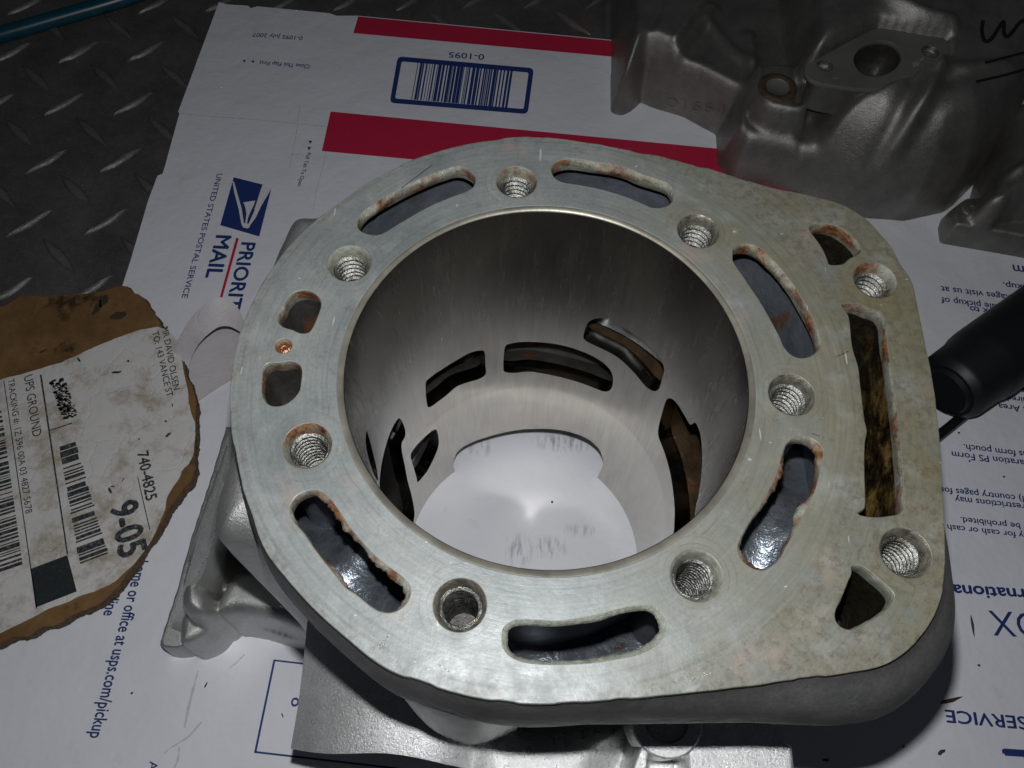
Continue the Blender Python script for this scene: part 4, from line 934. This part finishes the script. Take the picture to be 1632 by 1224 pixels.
# bolt boss bulging under the rim at the front
l_ = Field(-45, 10, -95, -55, 0.45)
l_.add([(585, 1035), (600, 1062), (612, 1080), (635, 1108), (662, 1133), (700, 1151), (735, 1158), (770, 1156), (800, 1146), (845, 1124), (860, 1095), (700, 1050)], 135, 9, 18, zr=122, sm=4, k=0)
l_.blur(2); l_.H = np.where(l_.H > 60, l_.H, 0)
l_.build('rim_boss', M['cast'], cyl, floor=60, cut=lambda X, Y: np.hypot(X, Y) > 63.8)

# ================================================================== the second casting
eng = empty('engine_casting', tuple(U(1380, 200, 0)), 'darker second engine casting with a diamond flange and rusty ring, behind the cylinder', 'engine casting')
e = Field(15, 400, 125, 420, 0.8)
SIL = [(976, 178), (990, 182), (1003, 176), (1020, 160), (1038, 168), (1090, 184), (1145, 214), (1146, 262), (1168, 284), (1215, 291), (1290, 312), (1335, 333), (1380, 345), (1440, 349), (1500, 336), (1515, 326), (1550, 290), (1585, 240), (1610, 190), (1640, 140), (1800, 40), (1900, -400), (985, -400), (978, 60)]
e.add([(976, 178), (990, 182), (1003, 176), (1020, 160), (1038, 168), (1090, 184), (1145, 214), (1300, 200), (1330, -400), (985, -400)], 15, 5, zr=0, sm=0)
e.add([(1006, 150), (1030, 140), (1060, 148), (1110, 165), (1150, 180), (1210, 150), (1330, 120), (1330, -160), (1120, -160), (1060, 40)], 28, 8, 12, zr=24, sm=3, k=4)
e.add([(974, 140), (982, 60), (995, -60), (1010, -180), (1110, -180), (1130, 0), (1085, 62), (1040, 110), (1010, 150), (990, 160)], 36, 1.6, 3, zr=34, sm=0, k=1)
e.add([(1040, 128), (1038, 105), (1055, 92), (1078, 96), (1086, 115), (1075, 134), (1055, 138)], 38, 7, 12, zr=34, sm=4, k=3)
e.add([(1146, 200), (1146, 262), (1168, 284), (1215, 291), (1290, 310), (1330, 320), (1330, 130), (1200, 100)], 25, 7, 20, zr=0, sm=3, k=5)
e.add([(1268, 120), (1262, 270), (1290, 312), (1335, 333), (1380, 345), (1440, 349), (1500, 336), (1515, 326), (1550, 290), (1585, 240), (1610, 190), (1640, 140), (1800, 40), (1800, -300), (1268, -300)], 55, 26, 52, zr=0, sm=4, k=5)
e.add([(1200, 122), (1206, 104), (1245, 99), (1276, 104), (1292, 120), (1292, 176), (1240, 176), (1210, 160)], 38, 2.0, 5, zr=37, sm=3, k=3)
e.add([(1296, -160), (1290, 40), (1310, 80), (1400, 50), (1500, 56), (1570, 20), (1610, -60), (1580, -200)], 60, 12, 14, zr=54, sm=3, k=6)
e.add([(1512, 50), (1520, 110), (1545, 145), (1660, 120), (1900, 50), (1800, -200), (1600, -60)], 47, 3, 8, zr=45, sm=3, k=3)
dS = sdf(UL(SIL, 0), e.X, e.Y); cap_ = 66*np.sqrt(np.clip(1-(1-np.clip(dS/42, 0, 1))**2, 0, 1)); e.H = np.where(dS > 0, np.minimum(e.H, cap_), 0)
e.ridge([(1452, 152), (1446, 185), (1428, 230), (1402, 275), (1380, 312), (1366, 335)], 30, 5.0, 3.6)
e.ridge([(1428, 172), (1412, 215), (1385, 262), (1356, 305)], 30, -3.5, 4.5)
e.ridge([(1470, 185), (1455, 225), (1425, 275), (1400, 320)], 30, -2.0, 4.0)
e.ridge([(1452, 150), (1520, 147), (1600, 138), (1680, 128)], 42, 2.6, 3.5)
e.ridge([(1150, 225), (1160, 252), (1185, 266), (1215, 268), (1248, 262)], 22, 2.8, 2.2)
e.ridge([(1140, 0), (1118, 28), (1090, 62), (1064, 96), (1045, 122)], 34, 5.0, 2.6)
e.ridge([(1060, 0), (1030, 60), (1000, 120)], 34, -1.5, 1.5)
e.ridge([(1085, 158), (1150, 158), (1165, 163)], 27, 1.8, 2.0)
e.ridge([(1192, 60), (1196, 110), (1180, 190), (1156, 225)], 27, 2.8, 2.4)
e.ridge([(1130, 40), (1165, 80), (1195, 105)], 28, 2.2, 3.0)
e.ridge([(1385, -20), (1420, 6), (1470, 28), (1520, 34)], 58, 4.0, 3.2)
e.ridge([(1286, -60), (1286, 40), (1285, 130)], 48, -4.0, 1.8)
e.ridge([(1290, 180), (1288, 250), (1300, 300)], 30, -2.0, 2.5)
e.blur(1)
for _i in range(1):
    dT = sdf(UL([(1361, 98), (1366, 82), (1382, 70), (1402, 65), (1422, 68), (1434, 80), (1436, 94), (1428, 108), (1412, 118), (1392, 122), (1372, 116)], 53), e.X, e.Y); e.H = np.where(dT > -2, np.minimum(e.H, 34), e.H)
    dF = sdf(UL([(1285, 118), (1296, 98), (1398, 45), (1509, 64), (1508, 90), (1385, 142), (1300, 130)], 53), e.X, e.Y); e.H = np.where(dF > -1, np.minimum(e.H, 50.5), e.H); e.blur(2)
e.build('casting_body', M['dark_cast'], eng)
# exhaust flange
fp = smooth_poly(UL([(1285, 118), (1284, 106), (1296, 98), (1335, 76), (1372, 56), (1398, 45), (1430, 45), (1462, 52), (1495, 58), (1509, 64), (1513, 78), (1508, 90), (1490, 102), (1450, 122), (1415, 137), (1385, 142), (1340, 138), (1300, 130)], 53), 5)
fp = ccw(fp)
he = smooth_poly(UL([(1361, 98), (1366, 82), (1382, 70), (1402, 65), (1422, 68), (1434, 80), (1436, 94), (1428, 108), (1412, 118), (1392, 122), (1372, 116)], 53), 5)
b1 = circle(*U(1315, 104, 53)[:2], 3.4, 28); b2 = circle(*U(1483, 82, 53)[:2], 3.8, 28)
ff = plate('exhaust_flange', [fp, ccw(he)[::-1], b1[::-1], b2[::-1]], 51.0, 53, M['dark_flange'], eng, bevel=0.3)
loft('flange_neck', [ring3(fp*0.97+fp.mean(0)*.03, 51.2), ring3(fp*0.88+fp.mean(0)*.12, 48), ring3(fp*0.88+fp.mean(0)*.12, 36)], M['dark_cast'], eng)
hp_ = ccw(he); nh = normals(hp_)
loft('exhaust_throat', [ring3(hp_+nh*.1, 52.7), ring3(hp_+nh*.2, 47), ring3(hp_-nh*1.2, 38), ring3(hp_-nh*4, 36)], M['port'], eng, cap1=True)
for b in (b1, b2):
    c = b.mean(0); loft('flange_bolt_hole', [ring3(b, 53.02), ring3(c+(b-c)*.9, 51.5), ring3(c+(b-c)*.82, 50)], M['thread'], eng, cap1=True)
for q_ in ([(1452, 100), (1460, 98), (1466, 100), (1464, 105), (1456, 108)], [(1463, 96), (1470, 92), (1473, 94), (1468, 98)], [(1326, 124), (1336, 124), (1336, 126), (1327, 126)]): quads('chalk_patch', M['lip_cream'], eng, [q_], 53.15, 53)
# rusty washer ring on its pad
rc = U(1240, 137, 39)[:2]
def ell(k, z): c = circle(0, 0, k, 48); return ring3(c*[1.0, 1.0]+rc, z)
loft('rusty_ring', [ell(8.6, 37.6), ell(8.6, 38.5), ell(8.2, 38.9), ell(5.6, 38.8), ell(5.1, 38.2)], M['rust'], eng)
loft('plug_disc', [ell(5.2, 38.5), ell(4.9, 38.2)], M['dark_flange'], eng, cap1=True)
# raised foundry number and marker strokes follow the surface
def on_casting(px, py, lift):
    z = 64.0
    while z > 0:
        p = U(px, py, z)
        if e.z(p[0], p[1]) >= z: break
        z -= 0.5
    lo, hi = z, z+0.5
    for _ in range(6):
        mz = (lo+hi)/2; p = U(px, py, mz)
        if e.z(p[0], p[1]) >= mz: lo = mz
        else: hi = mz
    p = U(px, py, hi); d = CAM-p; d = d/np.linalg.norm(d); return tuple(p+d*lift)
V, F = text_mesh('01664'); k = 94/V[:, 0].max(); A = np.array([1060., 172.]); dv = np.array([.992, .125]); pv = np.array([.125, -.992])
Q = [A+dv*x*k+pv*y*22 for x, y, _ in V]
mesh('foundry_number', [on_casting(x, y, .8) for x, y in Q], F, M['dark_cast'], eng)
def stroke(px, wd):
    P = resample(smooth_poly(np.array(px, float), 4, False), 2.5, False); t = np.gradient(P, axis=0); t /= np.linalg.norm(t, axis=1)[:, None]+1e-9; n_ = np.c_[-t[:, 1], t[:, 0]]
    k = len(P); V = [on_casting(x, y, .6) for x, y in np.r_[P+n_*wd/2, P-n_*wd/2]]
    mesh('marker_writing', V, [(i, i+1, k+i+1, k+i) for i in range(k-1)], M['marker'], eng)
stroke([(1567, 32), (1565, 50), (1570, 65), (1580, 62), (1592, 44), (1600, 34), (1600, 52), (1606, 58), (1616, 48), (1628, 34), (1650, 30)], 6)
stroke([(1570, 100), (1600, 92), (1640, 82)], 4)
stroke([(1556, 130), (1600, 120), (1650, 106)], 4)
# ---- bracket with bolt ear at the right edge
br = empty('engine_bracket', tuple(U(1590, 330, 0)), 'flat dark bracket with a bolt ear, at the right edge under the casting', 'bracket')
k_ = Field(120, 300, 110, 240, 0.6)
k_.add([(1516, 366), (1513, 345), (1518, 330), (1535, 318), (1556, 320), (1572, 330), (1600, 322), (1700, 290), (1800, 300), (1800, 420), (1632, 386)], 12, 2.5, zr=9, sm=0)
k_.add([(1575, 318), (1590, 290), (1604, 230), (1616, 190), (1640, 150), (1800, 100), (1800, 300), (1640, 318), (1600, 330)], 30, 8, 14, zr=26, sm=3, k=4)
k_.ridge([(1575, 312), (1590, 296), (1602, 284), (1630, 276)], 26, 3, 2.5)
k_.blur(2); k_.build('bracket_plate', M['dark_cast'], br)
bb = U(1549, 333, 13)[:2]
loft('bolt_ear', [ring3(circle(*bb, 4.6, 32), 11), ring3(circle(*bb, 4.6, 32), 13.2), ring3(circle(*bb, 4.2, 32), 13.6), ring3(circle(*bb, 1.6, 32), 13.6), ring3(circle(*bb, 1.3, 32), 12.2)], M['dark_cast'], br, cap1=True, sharp=50)
wh = U(1625, 322, 13)[:2]
loft('bracket_hole', [ring3(circle(*wh, 5, 32), 12.4), ring3(circle(*wh, 4.6, 32), 12.2)], M['rubber'], br, cap1=True)

# ================================================================== black tool at the right edge
tool = empty('black_tool', tuple(U(1560, 600, 0)), 'black round tool handle lying on the box at the right edge', 'tool handle')
a = U(1513, 619, 16); b = U(1664, 510, 16); a[2] = b[2] = 16.5; dirv = (b-a)/np.linalg.norm(b-a)
pth = np.array([a-dirv*2, a, a+dirv*1.5, a+dirv*14, a+dirv*16, a+dirv*20, a+dirv*90]); hb = tube('handle', pth, [11.5, 13.6, 14.2, 14.6, 15.4, 15.8, 16.0], M['rubber'], tool, 36)
tube('handle_collar', np.array([a-dirv*4, a-dirv*2.05]), [9.5, 10.2], M['rubber'], tool, 30)
r0 = U(1490, 699, 6); r1 = U(1545, 655, 6); r0[2] = r1[2] = 6
tube('shaft', np.array([r0-(r1-r0)*.5, r0, r1, r1+(r1-r0)*.6]), 2.0, M['rod'], tool, 16)
